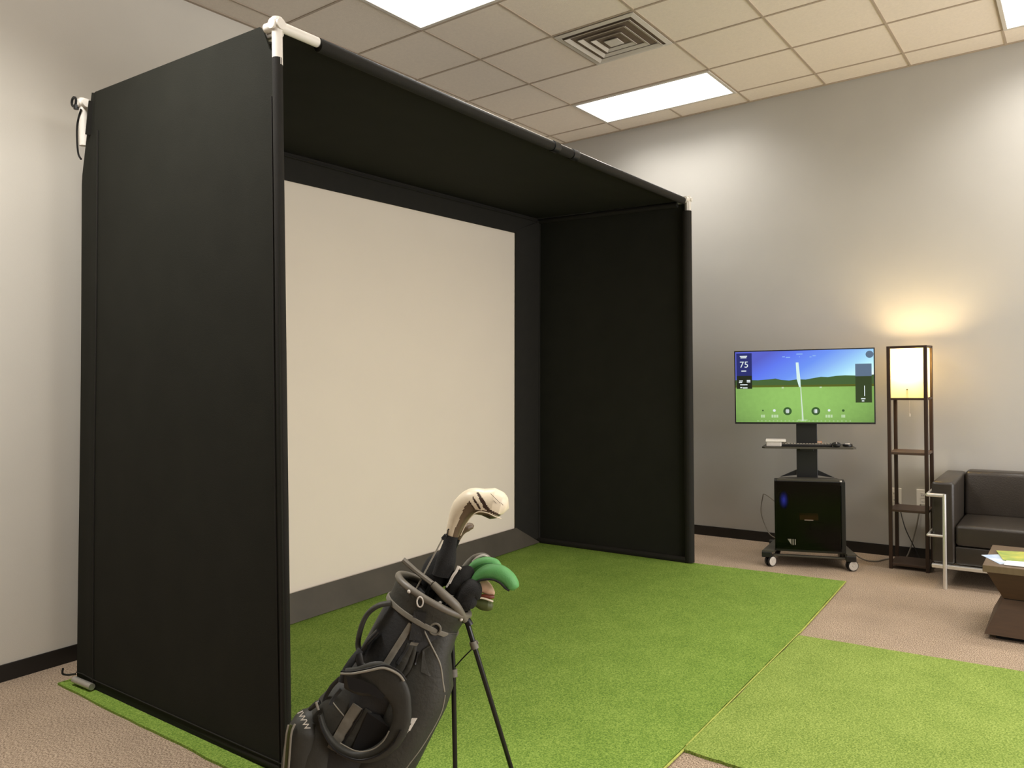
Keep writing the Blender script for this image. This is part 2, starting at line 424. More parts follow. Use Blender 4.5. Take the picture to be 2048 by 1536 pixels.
# ceiling: openings where the fixtures sit are covered by the fixtures below it
struct('ceiling', bx((XL-.15, YF-.15, HC), (XR+.15, YB+.15, HC+.1)), M['ceil'])
g = NB(); hw = .0075
i = -14
while LX+i*T < XR:
    x = LX+i*T; i += 1
    if x > XL: box(g, (x-hw, YF, HC-.005), (x+hw, YB, HC+.002))
j = -12
while LY+j*T < YB:
    y = LY+j*T; j += 1
    if y <= YF: continue
    x0 = XL; k = -14
    while LX+(k)*T < XR+T:
        xa, xb = LX+(k-1)*T, min(LX+k*T, XR)
        k += 1
        if xb <= XL: continue
        skip = any(abs(y-(ly+T)) < .02 and xa > lx-.1 and xa < lx+.5 for lx, ly in lights)
        if abs(y-(LY+T)) < .02 and abs(xa-(LX-T)) < .05: skip = True
        if not skip: box(g, (max(xa, XL), y-hw, HC-.0045), (xb, y+hw, HC+.0018))
struct('trim_1', g, M['tbar'])
# wall angle where the tiles meet the walls
g = NB()
box(g, (XR-.022, YF, HC-.006), (XR, YB, HC+.001)); box(g, (XL, YB-.022, HC-.006), (XR-.022, YB, HC+.001))
struct('trim_2', g, M['tbar'])

# ------------------------------------------------------------------ ceiling lights
def make_light(x, y, label, k=1.0):
    t = thing('ceiling_light', label, 'ceiling light', (x, y, HC), 0, 'recessed ceiling lights')
    f = NB(); d = .014; W_, L_ = T, 2*T
    box(f, (.005, .005, -d), (.03, L_-.005, -.006), .002); box(f, (W_-.03, .005, -d), (W_-.005, L_-.005, -.006), .002)
    box(f, (.03, .005, -d), (W_-.03, .03, -.006), .002); box(f, (.03, L_-.03, -d), (W_-.03, L_-.005, -.006), .002)
    build('frame', f, M['fixture'], t)
    build('diffuser', bx((.027, .027, -.011), (W_-.027, L_-.027, -.0075)), M['panel'], t)
    l = bpy.data.lights.new('troffer_lamp', 'AREA'); l.shape = 'RECTANGLE'; l.size = W_-.06; l.size_y = L_-.06
    l.energy = LAMP_POWER*k; l.color = PANEL_COL; l.spread = LAMP_SPREAD
    lo = bpy.data.objects.new('troffer_lamp', l); COL.objects.link(lo); lo.parent = t; lo.location = (W_/2, L_/2, -.016)
    return t
LBL = {(0, 0): 'long recessed ceiling light fully in view above the right wall beside the vent',
       (1, 0): 'recessed ceiling light cut off by the top of the view, above the black enclosure roof',
       (0, 1): 'recessed ceiling light in the far upper right corner, cut off by the frame',
       (1, 1): 'recessed ceiling light out of view above the smaller turf mat',
       (2, 0): 'recessed ceiling light out of view left of the enclosure'}
for (x, y), ij in zip(lights, ((0, 0), (0, 1), (1, 0), (1, 1), (2, 0))): make_light(x, y, LBL[ij], {(2, 0): 2.0, (1, 0): 1.8, (0, 0): .68}.get(ij, .85))

# ------------------------------------------------------------------ ceiling vent: four louvre rings stepping up to a small centre plate
v = thing('ceiling_vent', 'square four-way louvred air vent set in the ceiling tiles', 'vent', (VENT[0]+T/2, VENT[1]+T/2, HC))
f = NB(); h = .297
def ring_sq(bm, ro, ri, zo, zi, th=.003):
    for s in range(4):
        rot = Matrix.Rotation(s*math.pi/2, 4, 'Z')
        q = [(-ro, -ro, zo), (ro, -ro, zo), (ri, -ri, zi), (-ri, -ri, zi)]
        a = [bm.verts.new(rot @ Vector(p)) for p in q]; b = [bm.verts.new(rot @ (Vector(p)+Vector((0, 0, th)))) for p in q]
        bm.faces.new(a); bm.faces.new(b[::-1])
        for k in range(4): bm.faces.new((a[k], b[k], b[(k+1) % 4], a[(k+1) % 4]))
ring_sq(f, h, .262, -.012, -.016)
build('frame', f, M['fixture'], v)
build('backing', bx((-.27, -.27, -.007), (.27, .27, -.0055)), mat('vent_throat', srgb(120, 105, 88), .8, noise=.2), v)
for ro, ri in ((.246, .220), (.180, .155), (.115, .092)):
    b = NB(); ring_sq(b, ro, ri, -.026, -.014); build('louvre', b, M['fixture'], v)
build('center_plate', bx((-.05, -.05, -.026), (.05, .05, -.02), .002), M['fixture'], v)

# ------------------------------------------------------------------ turf mats
def wob(pts, amp, n, closed=True):
    out = []
    for i in range(len(pts)):
        a = Vector(pts[i]); b = Vector(pts[(i+1) % len(pts)])
        for k in range(n):
            p = a+(b-a)*k/n
            if k: p = p+Vector((random.uniform(-amp, amp), random.uniform(-amp, amp)))
            out.append((p.x, p.y))
    return out
big = [(-.055, 1.62), (-.075, .25), (-.06, -1.135), (.85, -1.142), (2.58, -1.122), (3.822, -1.078), (3.76, -.1), (3.83, 1.55)]
b = prism(NB(), wob(big, .004, 14), .0, .011)
tm = build('turf_mat', b, M['turf']); tag(tm, 'large green artificial turf mat under and in front of the black enclosure', 'turf mat')
e_ = NB(); sweep(e_, smooth_path([(.62, -1.147, .007), (1.03, -1.147, .007)], 3), .0045, seg=6)
sweep(e_, smooth_path([(2.585, -1.127, .007), (3.2, -1.107, .007), (3.824, -1.083, .007)], 3), .0045, seg=6)
sweep(e_, [(1.03, -1.146, .012), (1.8, -1.137, .0125), (2.585, -1.128, .012)], .003, seg=6)
build('cut_edge', e_, M['turf_edge'], tm)
small = [(1.0, -1.150), (2.548, -1.136), (2.60, -2.17), (2.62, -3.2), (.98, -3.2), (.985, -1.45)]
b = prism(NB(), wob(small, .003, 12), .0, .012)
tag(build('turf_mat', b, M['turf2']), 'smaller yellow-green turf mat butted against the near edge of the large one', 'turf mat')

# ------------------------------------------------------------------ golf enclosure
enc = thing('golf_enclosure', 'tall black fabric golf hitting enclosure with white impact screen on green turf', 'enclosure', (0, 0, 0))
FLB, FRB, BLB, BRB = Vector((.0, -.045, .0115)), Vector((3.768, -.009, .0115)), Vector((.007, 1.56, .0115)), Vector((3.775, 1.54, .0115))
FLT, FRT, BLT, BRT = Vector((.074, .006, 2.79)), Vector((3.885, .02, 2.775)), Vector((.073, 1.489, 2.84)), Vector((3.885, 1.50, 2.83))
def lerp(a, b, t): return a+(b-a)*t
YS = 1.42                                   # screen plane
PR = .0165
def pipe(a, b, name='frame_pipe', r=PR, m=None): return build(name, tube([a, b], r, 14), m or M['galv'], enc, smooth=True)
ins = .017
def inn(p, dx, dy, dz=0): return p+Vector((dx, dy, dz))
P_FL = (inn(FLB, ins, ins, .0), inn(FLT, .012, .012, -.01)); P_FR = (inn(FRB, -ins-.01, ins), inn(FRT, -ins-.01, ins, -.02))
P_BL = (inn(BLB, ins+.01, -ins-.01), inn(BLT, ins+.01, -ins-.01, -.05)); P_BR = (inn(BRB, -ins-.01, -ins-.01), inn(BRT, -ins-.01, -ins-.01, -.05))
for a, b_ in (P_FL, P_FR, P_BL, P_BR): pipe(a+Vector((0, 0, .015)), b_)
pipe(P_FL[1], P_FR[1]); pipe(P_BL[1], P_BR[1]); pipe(P_FL[1]+Vector((.014, 0, -.024)), P_BL[1]); pipe(P_FR[1], P_BR[1])
pipe(P_BL[0]+Vector((0, 0, .02)), P_BR[0]+Vector((0, 0, .02)))
pipe(P_FL[0]+Vector((0, .02, .02)), P_BL[0]+Vector((0, 0, .02))); pipe(P_FR[0]+Vector((0, .02, .02)), P_BR[0]+Vector((0, 0, .02)))
# corner fittings, white three-way elbows
def fitting(p, dirs, L=.11, r=.027):
    bm = NB()
    for d_, l in dirs: sweep(bm, [p-Vector(d_)*.027, p+Vector(d_)*l], r, seg=16)
    build('corner_fitting', bm, M['metal_white'], enc, smooth=True)
XD = (FRT-FLT).normalized(); YD = (BLT-FLT).normalized()
fitting(P_FL[1], (((-.02, -.015, -1), .15), (tuple(YD), .06), (tuple(XD), .19)), r=.0195)
fitting(P_FR[1]+Vector((.008, -.012, .012)), (((0, 0, -1), .09), ((0, 1, 0), .05), ((-1, 0, 0), .07)), r=.0165)
fitting(BLT+Vector((.01, .02, -.03)), (((0, 0, -1), .2), ((0, -1, 0), .04), ((1, 0, 0), .05)), r=.02)
fitting(BRT+Vector((-.02, -.0, -.03)), (((0, 0, -1), .2), ((0, -1, 0), .04), ((-1, 0, 0), .05)), r=.02)
# eye bolt hooks and bungee loops at the rear left corner
hk = NB(); c = BLT+Vector((-.02, .045, -.02))
sweep(hk, [c+Vector((0, math.cos(a)*.022, math.sin(a)*.022)) for a in [k*2*math.pi/12 for k in range(12)]], .006, seg=6, closed=True)
sweep(hk, [c+Vector((.0, -.02, -.04)), c+Vector((0, -.02, -.02))], .012, seg=8)
build('eye_bolt', hk, M['black_metal'], enc, smooth=True)
bl = NB(); sweep(bl, smooth_path([BLT+Vector((-.008, .0, -.06)), BLT+Vector((-.015, .03, -.14)), BLT+Vector((-.012, .035, -.26)), BLT+Vector((-.01, .01, -.30))], 5), .005, seg=6)
build('bungee_cord', bl, M['black'], enc, smooth=True)
# left side panel (outer skin), cut diagonally round the fitting at the front top and the rear top
def side(u, v_, FB, FT, BB, BT, s):
    lo = lerp(FB, BB, u); hi = lerp(FT, BT, u)
    p = lerp(lo, hi, v_)
    bulge = .012*math.sin(math.pi*u)*math.sin(math.pi*min(1, v_*1.02)) + .004*math.sin(u*9+v_*4)*v_*(1-v_)*4
    return p + Vector((s*bulge, 0, 0))
def left_fn(u, v_):
    p = side(u, v_, FLB, FLT, BLB, BLT, -1)
    if u > .92:      # rear strip: fabric slopes away from the fitting near the top
        k = (u-.92)/.08
        if v_ > .86: p.y -= k*(v_-.86)/.14*.09
        p.x += .006*math.sin(k*math.pi)
    if u < .06:
        k = 1-u/.06
        if v_ > .95: p.y += k*(v_-.95)/.05*.04; p.z -= k*(v_-.95)/.05*.10
    if v_ < .02: p.z = max(p.z, .0115)
    return p
build('side_panel', sheet(left_fn, 60, 60, .006, (1, 0, 0)), M['fabric'], enc, smooth=True)
def right_fn(u, v_):
    p = side(u, v_, FRB, FRT, BRB, BRT, 1)
    if u < .05 and v_ > .95: p.z -= (1-u/.05)*(v_-.95)/.05*.07
    return p
build('side_panel', sheet(right_fn, 50, 50, .006, (-1, 0, 0)), M['fabric'], enc, smooth=True)
# front hems: padded sleeves running round the front pipes
hp = [lerp(P_FL[0], P_FL[1], t) for t in (0.004, .25, .5, .75, .955)]
b = NB(); sweep(b, smooth_path(hp, 6), .0195, .0195, seg=14); build('pole_sleeve', b, M['fabric2'], enc, smooth=True)
hp = [lerp(P_FR[0], P_FR[1], t) + Vector((.0, .0, 0)) for t in (0.003, .25, .5, .75, .972)]
b = NB(); sweep(b, smooth_path(hp, 6), .032, .036, seg=14); build('pole_sleeve', b, M['fabric2'], enc, smooth=True)
hp = [lerp(P_FL[1], P_FR[1], t) + Vector((0, .0, -.006-.008*math.sin(math.pi*t))) for t in (.052, .2, .4, .6, .8, .98)]
b = NB(); sweep(b, smooth_path(hp, 6), .027, .026, seg=14); build('pole_sleeve', b, M['fabric2'], enc, smooth=True)
# inner sleeves hiding the remaining rails
DN = Vector((.014, 0, -.024))
for a, b_ in ((P_FR[1]-Vector((.014, 0, .02)), P_BR[1]), (P_FL[1]+DN, P_BL[1]), (P_FR[0]+Vector((0, .02, .02)), P_BR[0]+Vector((0, 0, .02))), (P_FL[0]+Vector((0, .02, .02)), P_BL[0]+Vector((0, -.08, .02)))):
    d_ = (b_-a).normalized(); q_ = NB(); sweep(q_, [a+d_*(.07 if a.z > 1 else -.004), (a+b_)/2, b_-d_*.02], .022, seg=12); build('rail_sleeve', q_, M['fabric2'], enc, smooth=True)
# seams down the outer left panel and along the foot
YI = 1.39
sm = NB()
sweep(sm, [left_fn(.895, t/30)+Vector((-.003, 0, 0)) for t in range(0, 29)], .004, .004, seg=6)
sweep(sm, [left_fn(.02, t/30)+Vector((-.003, 0, 0)) for t in range(0, 28)], .003, .003, seg=6)
sweep(sm, [left_fn(t/30, .016)+Vector((-.003, 0, 0)) for t in range(0, 31)], .003, .003, seg=6)
build('seam', sm, M['fabric2'], enc, smooth=True)
# roof: sags slightly
def roof_fn(u, v_):
    p = lerp(lerp(FLT, FRT, u), lerp(BLT, BRT, u), v_)
    p.z -= .02 + .025*math.sin(math.pi*u)*math.sin(math.pi*v_)
    p.x = lerp(FLT.x+.03, FRT.x-.03, u)
    p.y = p.y + .02*(1-2*v_)
    return p
build('roof_panel', sheet(roof_fn, 40, 20, .006, (0, 0, 1)), M['fabric'], enc, smooth=True)
# velcro tabs on the top sleeve
for t in (.505, .56):
    p = lerp(P_FL[1], P_FR[1], t)+Vector((0, 0, -.014))
    build('strap_tab', tube([p+Vector((-.03, -.002, 0)), p+Vector((.03, -.002, 0))], .031, 14), M['black'], enc, smooth=True)
# inner front binding at the right pole (darker vertical strip) and screen hems
SX0, SX1, SZ0, SZ1 = .30, 3.535, .178, 2.642
def quadsheet(a, b_, c_, d_, th, nrm, n=16, sag=0):
    a, b_, c_, d_ = map(Vector, (a, b_, c_, d_)); nn = Vector(nrm).normalized()
    return sheet(lambda u, v_: lerp(lerp(a, b_, u), lerp(d_, c_, u), v_)+nn*sag*math.sin(math.pi*u)*math.sin(math.pi*v_), n, n, th, nrm)
build('impact_screen', quadsheet((SX0-.04, YS+.012, SZ0-.03), (SX1-.045, YS+.012, SZ0-.03), (SX1+.04, YS+.012, SZ1+.03), (SX0-.04, YS+.012, SZ1+.03), .004, (0, 1, 0), 20, .02), M['screen'], enc, smooth=True)
build('screen_border', quadsheet((.05, YS, SZ1), (3.87, YS, SZ1-.004), (3.87, YS-.02, 2.80), (.06, YS-.02, 2.80), .005, (0, 1, 0), 16), M['fabric2'], enc, smooth=True)
build('screen_border', quadsheet((SX1-.085, YS-.002, SZ0-.02), (3.77, YS-.03, .02), (3.86, YS-.03, 2.78), (SX1+.0, YS-.002, SZ1+.02), .005, (0, 1, 0), 16), M['fabric2'], enc, smooth=True)
build('screen_border', quadsheet((.03, YS-.03, .02), (SX0, YS-.002, SZ0-.02), (SX0+.02, YS-.002, SZ1+.02), (.08, YS-.03, 2.78), .005, (0, 1, 0), 16), M['fabric2'], enc, smooth=True)
build('screen_skirt', quadsheet((.03, YS-.05, .018), (3.72, YS-.055, .018), (SX1-.082, YS-.01, SZ0), (.2, YS-.01, SZ0), .006, (0, .3, .95), 30), M['vinyl'], enc, smooth=True)
# seam lines inside: top of the hem
sm = NB(); sweep(sm, [(.1, YS-.03, 2.785), (2, YS-.03, 2.77), (3.85, YS-.03, 2.775)], .006, seg=6)
sweep(sm, [(3.745, YS-.03, .03), (3.80, YS-.03, 1.4), (3.855, YS-.03, 2.76)], .006, seg=6)
build('seam', sm, M['fabric2'], enc, smooth=True)
# foot binding inside the right panel
b = NB(); sweep(b, [lerp(FRB, BRB, t)+Vector((-.028, 0, .012)) for t in (.03, .3, .6, .88)], .02, .02, seg=10)
build('foot_binding', b, M['fabric2'], enc, smooth=True)
# black backing cloth behind the screen
build('back_panel', quadsheet((.04, 1.535, .03), (3.75, 1.53, .03), (3.86, 1.49, 2.79), (.1, 1.48, 2.79), .005, (0, 1, 0), 10), M['fabric'], enc, smooth=True)
# exposed foot of the rear left pipe
build('foot_pipe', tube([(-.018, 1.53, .034), (-.012, 1.37, .032)], .016, 12), M['galv'], enc, smooth=True)
hk = NB(); sweep(hk, smooth_path([(.0, 1.555, .05), (-.02, 1.59, .045), (-.04, 1.60, .055), (-.035, 1.605, .08)], 4), .005, seg=6)
build('foot_hook', hk, M['black_metal'], enc, smooth=True)

# ------------------------------------------------------------------ display cart
EA = math.atan2(-.957, .29)                 # cart's right direction
cart_o = Vector((4.09, -.78, 0)) + Vector((.957, .29, 0))*0
# local frame: x = to the viewer's right, y = away from the viewer (towards the wall), z up
cart = thing('display_cart', 'black rolling screen cart on silver casters beside the right wall', 'cart', cart_o, EA)
def L(*a): return Vector(a)
# base: rear cross plate, low front bar and two side arms ending in square blocks
b = NB()
prism(b, [(-.335, -.03), (-.255, -.03), (-.235, .04), (.225, .04), (.245, -.03), (.305, -.03), (.24, .40), (-.25, .40)], .108, .122)
build('base_plate', b, M['greymetal'], cart)
b = bx((-.26, -.005, .078), (.25, .03, .09), .003); build('cross_bar', b, M['greymetal'], cart)
for s, x in ((-1, -.305), (1, .27)):
    build('corner_block', bx((x-.035, -.035, .07), (x+.035, .03, .112), .006), M['black'], cart)
    build('corner_block', bx((x*.85-.035, .35, .07), (x*.85+.035, .42, .112), .006), M['black'], cart)
def caster(x, y, yaw):
    c_ = build('caster', NB_caster_fork(x, y, yaw), M['greymetal'], cart, smooth=True)
    bm = NB(); ax = Vector((math.cos(yaw), math.sin(yaw), 0))
    for s in (-1, 1):
        o_ = Vector((x, y, .040))+ax*s*.014
        revolve(bm, [(-.009, .02), (-.009, .037), (-.004, .0395), (.004, .0395), (.009, .037), (.009, .02)], o_, ax, 28)
    w_ = build('wheel', bm, M['black'], c_, smooth=True)
    bm = NB()
    for s in (-1, 1):
        o_ = Vector((x, y, .040))+ax*s*.0205
        revolve(bm, [(-.004, .034), (.003, .033), (.005, .022), (.003, .01), (.006, .008), (.006, .0)][:5], o_, ax, 24) if s > 0 else \
            revolve(bm, [(.004, .034), (-.003, .033), (-.005, .022), (-.003, .01), (-.006, .008)], o_, ax, 24)
    build('hub_cap', bm, M['silver'], w_, smooth=True)
def NB_caster_fork(x, y, yaw):
    bm = NB(); revolve(bm, [(0, .010), (.022, .010), (.022, .016), (.026, .016)], (x, y, .056), (0, 0, 1), 16)
    ax = Vector((math.cos(yaw), math.sin(yaw), 0))
    sweep(bm, [(x, y, .036), (x, y, .058)], .0045, .010, seg=8)
    return bm
caster(-.279, -.0, -.75); caster(.277, -.0, -1.15); caster(-.25, .385, .6); caster(.235, .385, .2)
# mast: wide flat column with cable cover and foot gusset
b = NB(); box(b, (-.085, .155, .10), (.062, .20, 1.35), .004); build('mast', b, M['black_metal'], cart)
for s in (-1, 1):
    b = NB(); tri = [(-.012+s*.074, .17, .66), (-.012+s*.19, .17, .645), (-.012+s*.074, .17, .70)]
    a = [b.verts.new(Vector(p)) for p in tri]; c2 = [b.verts.new(Vector(p)+Vector((0, .02, 0))) for p in tri]
    b.faces.new(a); b.faces.new(c2[::-1])
    for k in range(3): b.faces.new((a[k], c2[k], c2[(k+1) % 3], a[(k+1) % 3]))
    build('mast_gusset', b, M['black_metal'], cart)
# equipment shelf
b = NB(); prism(b, [(-.33, .08), (-.31, .06), (.30, .06), (.322, .08), (.30, .36), (-.30, .36)], .868, .880)
sh = build('shelf', b, M['greymetal'], cart)
build('shelf_bracket', bx((-.06, .12, .845), (.035, .33, .868), .003), M['black_metal'], cart)
# screen mount
build('screen_mount', bx((-.2, .125, 1.15), (.17, .156, 1.42), .004), M['black_metal'], cart)

# television held by the cart
TVc = cart_o
tv = thing('television', 'flat black-framed television showing a golf range picture, on the rolling cart', 'television', cart_o + Vector((math.cos(EA), math.sin(EA), 0))*(-.034) + Vector((-.957, -.29, 0))*(-.12) + Vector((0, 0, 1.326)), EA)
HW, HH = .490, .2775
b = bx((-HW, -.03+.03, -HH), (HW, .045-.012, HH), .004); build('housing', b, M['black'], tv)
b = NB()
box(b, (-HW, -.006, HH-.008), (HW, .002, HH), .001); box(b, (-HW, -.006, -HH), (HW, .002, -HH+.013), .001)
box(b, (-HW, -.006, -HH+.013), (-HW+.008, .002, HH-.008)); box(b, (HW-.008, -.006, -HH+.013), (HW, .002, HH-.008))
build('bezel', b, M['black'], tv)
scr = build('screen', bx((-HW+.008, -.003, -HH+.013), (HW-.008, -.0005, HH-.008)), M['display'], tv)
SWd, SHt = 2*HW-.016, 2*HH-.021
def sxz(u, v_): return (-HW+.008+u*SWd, HH-.008-v_*SHt)
lay = [0]
def srect(bm, u0, v0, u1, v1, y=-.0036):
    x0, z0 = sxz(u0, v1); x1, z1 = sxz(u1, v0); box(bm, (x0, y-.0003, z0), (x1, y+.0003, z1))
def rects(rows, name, m, y):
    for r_ in rows:
        bm = NB(); srect(bm, *r_, y); build(name, bm, m, scr)
def spoly(pts, name, m, y=-.0036):
    bm = NB(); P_ = [sxz(*p) for p in pts]
    a = [bm.verts.new((x, y, z)) for x, z in P_]; b2 = [bm.verts.new((x, y+.0004, z)) for x, z in P_]
    bm.faces.new(a); bm.faces.new(b2[::-1])
    for k in range(len(a)): bm.faces.new((a[k], b2[k], b2[(k+1) % len(a)], a[(k+1) % len(a)]))
    return build(name, bm, m, scr)
# horizon is local z = 0 -> v about .485
top = [(0, .40), (.08, .40), (.17, .405), (.25, .395), (.30, .385), (.34, .405), (.40, .415), (.46, .40), (.52, .405), (.58, .385), (.63, .37), (.68, .375), (.74, .36), (.80, .355), (.88, .36), (1, .35)]
spoly(top+[(1, .50), (0, .50)], 'picture_treeline', M['s_tree'])
spoly([(0, .475), (.5, .48), (1, .475), (1, .507), (0, .507)], 'picture_treeline_base', M['s_tree2'], -.0041)
spoly([(.450, .165), (.470, .165), (.482, .40), (.484, .51), (.472, .51), (.456, .40)], 'picture_flight_trace', M['s_trace'], -.0046)
spoly([(.478, .5), (.486, .5), (.505, .985), (.488, .985)], 'picture_flight_trace', M['s_trace2'], -.0046)
spoly([(.4835, .5), (.4862, .5), (.4985, .985), (.4935, .985)], 'picture_flight_trace', M['s_white'], -.0050)
b = NB(); srect(b, .008, .02, .125, .34); srect(b, .008, .02, .125, .34)
build('data_panel', b, M['s_navy'], scr)
b = NB(); srect(b, .008, .34, .125, .525, -.0040); build('data_panel', b, M['s_black'], scr)
b = NB(); srect(b, .872, .20, .985, .37, -.0046); build('data_panel', b, M['s_slate'], scr)
b = NB(); srect(b, .872, .37, .985, .73, -.0046); build('data_panel', b, M['s_dkgreen'], scr)
t_ = text_mesh('75', .066); x, z = sxz(.066, .185)
t_.transform(Matrix.Translation((x, -.0048, z)) @ Matrix.Rotation(math.pi/2, 4, 'X')); build('data_number', t_, M['s_white'], scr)
rects([(u0, v_, u1, v_+.014) for u0, u1, v_ in ((.035, .09, .055), (.04, .085, .075), (.045, .082, .265), (.028, .055, .405), (.026, .05, .425), (.085, .112, .40), (.085, .112, .42), (.035, .09, .46), (.035, .05, .50), (.055, .09, .505), (.91, .94, .67), (.915, .932, .70))]+[(.932, .5, .937, .64)], 'data_line', M['s_white'], -.0052)
rects([(u0, v_, u1, v_+.013) for u0, u1, v_ in ((.352, .372, .075), (.378, .41, .085), (.455, .50, .042), (.475, .48, .08), (.55, .565, .085), (.572, .595, .07))], 'data_line', M['s_ltblue'], -.0042)
def disc(u, v_, r, name, m, y, par=None):
    x, z = sxz(u, v_); bm = NB(); revolve(bm, [(-.0003, r), (.0003, r)], (x, y, z), (0, -1, 0), 28); return build(name, bm, m, scr)
for u in (.385, .590):
    disc(u, .845, .030, 'dial_ring', M['s_dial'], -.0042); disc(u, .845, .017, 'dial_center', M['s_dialc'], -.0048)
    rects([(u-.008, .82, u-.001, .87), (u+.002, .82, u+.009, .87)], 'dial_digit', M['s_white'], -.0053)
disc(.972, .075, .026, 'corner_button', M['s_slate'], -.0046)
for u, w2 in ((.203, .015), (.293, .026), (.685, .026), (.785, .014)):
    rects([(u-w2+k*w2*.68, .895, u-w2+(k+.8)*w2*.68, .935) for k in range(3)], 'data_line', M['s_pale'], -.0044)
disc(.288, .835, .010, 'data_icon', M['s_white'], -.0044); disc(.685, .835, .009, 'data_icon', M['s_white'], -.0044)
disc(.203, .835, .006, 'data_icon', M['s_dial'], -.0044); disc(.785, .838, .009, 'data_icon', M['s_dial'], -.0044)
rects([(.345, .505, .36, .525), (.62, .505, .635, .525), (.46, .965, .53, .975)]+[(.16+k*.029, .978, .17+k*.029, .986) for k in range(24)], 'data_line', M['s_pale'], -.0044)

# things on the cart shelf (top surface z .880)
def cpos(x, y, z=0): 
    c_, s_ = math.cos(EA), math.sin(EA); return Vector((cart_o.x+c_*x-s_*y, cart_o.y+s_*x+c_*y, z))
k_ = thing('keyboard', 'long grey computer keyboard lying on the cart shelf', 'keyboard', cpos(-.02, .17, .880), EA)
build('body', bx((-.18, -.065, 0), (.18, .065, .016), .004), M['black'], k_)
kb = NB()
for r_ in range(5):
    for c_ in range(16):
        box(kb, (-.17+c_*.0213, -.055+r_*.022, .016), (-.17+c_*.0213+.018, -.055+r_*.022+.018, .022), .002, 1)
build('keys', kb, M['piping'], k_)['kind'] = 'stuff'
t = thing('device_box', 'low clear white device box at the left end of the cart shelf', 'box', cpos(-.245, .17, .880), EA)
build('body', bx((-.055, -.07, 0), (.055, .07, .034), .006), M['silver'], t)
build('lid', bx((-.06, -.075, .034), (.085, .075, .046), .004), M['white'], t)
t = thing('reflection_box', 'small orange-brown box standing in for a reflection on the keyboard in front of the mast', 'box', cpos(.06, .185, .902), EA)
build('body', bx((-.035, -.02, 0), (.035, .02, .014), .003), M['orange'], t); build('pale_strip', bx((-.03, -.0215, .006), (.03, -.02, .010)), M['white'], t)  # orange reflection built as a solid box with a pale strip
t = thing('computer_mouse', 'black and silver computer mouse right of the keyboard on the cart shelf', 'mouse', cpos(.19, .12, .880), EA)
b = NB(); sweep(b, [(0, -.05, .012), (0, -.045, .014), (0, -.02, .017), (0, .01, .018), (0, .035, .014), (0, .045, .010)], [.004, .014, .017, .018, .013, .003], [.01, .026, .03, .032, .024, .008], seg=14, up=(0, 0, 1))
bmesh.ops.translate(b, verts=b.verts, vec=(0, 0, .0)); build('shell', b, M['black'], t, smooth=True)
build('scroll_wheel', revolve(NB(), [(-.004, .009), (.004, .009)], (0, -.03, .026), (1, 0, 0), 14), M['silver'], t)
t = thing('remote_puck', 'small dark round puck with pale top at the right end of the cart shelf', 'puck', cpos(.27, .17, .880), EA)
build('body', revolve(NB(), [(0, .03), (.004, .034), (.014, .034), (.018, .03)], (0, 0, 0), (0, 0, 1), 24), M['black'], t, smooth=True)
build('top_button', revolve(NB(), [(0, .018), (.004, .017)], (0, 0, .018), (0, 0, 1), 20), M['silver'], t)

# computer tower on the cart base
pc = thing('computer_tower', 'black computer tower with tinted glass side and blue glow on the cart base', 'computer', cpos(-.003, -.0, .122), EA)
W2, TH, HT = .243, .15, .515
b = NB()
# open-fronted chassis: walls around a cavity behind the glass
box(b, (-W2, .0, 0), (-W2+.012, TH, HT), .002); box(b, (W2-.028, .0, 0), (W2, TH, HT), .002)
box(b, (-W2+.012, .0, 0), (W2-.028, TH, .03), .002); box(b, (-W2+.012, .0, HT-.03), (W2-.028, TH, HT), .002)
box(b, (-W2+.012, TH-.01, .03), (W2-.028, TH, HT-.03))
build('chassis', b, M['black'], pc)
build('glass_panel', bx((-W2+.002, -.006, .012), (W2-.03, -.001, HT-.004), .001), M['glass'], pc)
b = NB(); prism(b, [(-W2+.02, .01), (W2-.02, .01), (W2-.05, TH-.02), (-W2+.05, TH-.02)], HT, HT+.012); build('top_cover', b, M['greymetal'], pc)
build('top_button', revolve(NB(), [(0, .008), (.01, .008)], (W2-.03, .012, HT), (0, 0, 1), 12), M['silver'], pc)
fan = build('fan', revolve(NB(), [(0, .058), (.02, .058)], (-W2+.066, TH-.05, HT-.15), (0, -1, 0), 28), M['black'], pc)
b = NB(); o_ = Vector((-W2+.066, TH-.071, HT-.155)); rg = [[], []]
for k in range(28):
    a = 2*math.pi*k/28
    for j in (0, 1): rg[j].append(b.verts.new(o_+Vector((.036*math.cos(a), -.002*j, .072*math.sin(a)))))
b.faces.new(rg[0]); b.faces.new(rg[1][::-1])
gm = emission('blue_led_glow', (.06, .08, .9, 1), .5); nt = gm.node_tree; em = [n_ for n_ in nt.nodes if n_.type == 'EMISSION'][0]
tc = nt.nodes.new('ShaderNodeTexCoord'); mp = nt.nodes.new('ShaderNodeMapping'); mp.vector_type = 'POINT'
mp.inputs['Location'].default_value = (-o_.x/.037, 0, -o_.z/.074); mp.inputs['Scale'].default_value = (1/.037, 0, 1/.074)
gr = nt.nodes.new('ShaderNodeTexGradient'); gr.gradient_type = 'QUADRATIC_SPHERE'
nt.links.new(tc.outputs['Object'], mp.inputs[0]); nt.links.new(mp.outputs[0], gr.inputs[0]); nt.links.new(gr.outputs[1], em.inputs[1])
for k in range(28): b.faces.new((rg[0][k], rg[0][(k+1) % 28], rg[1][(k+1) % 28], rg[1][k]))
build('blue_light_panel', b, gm, pc)
b = NB()
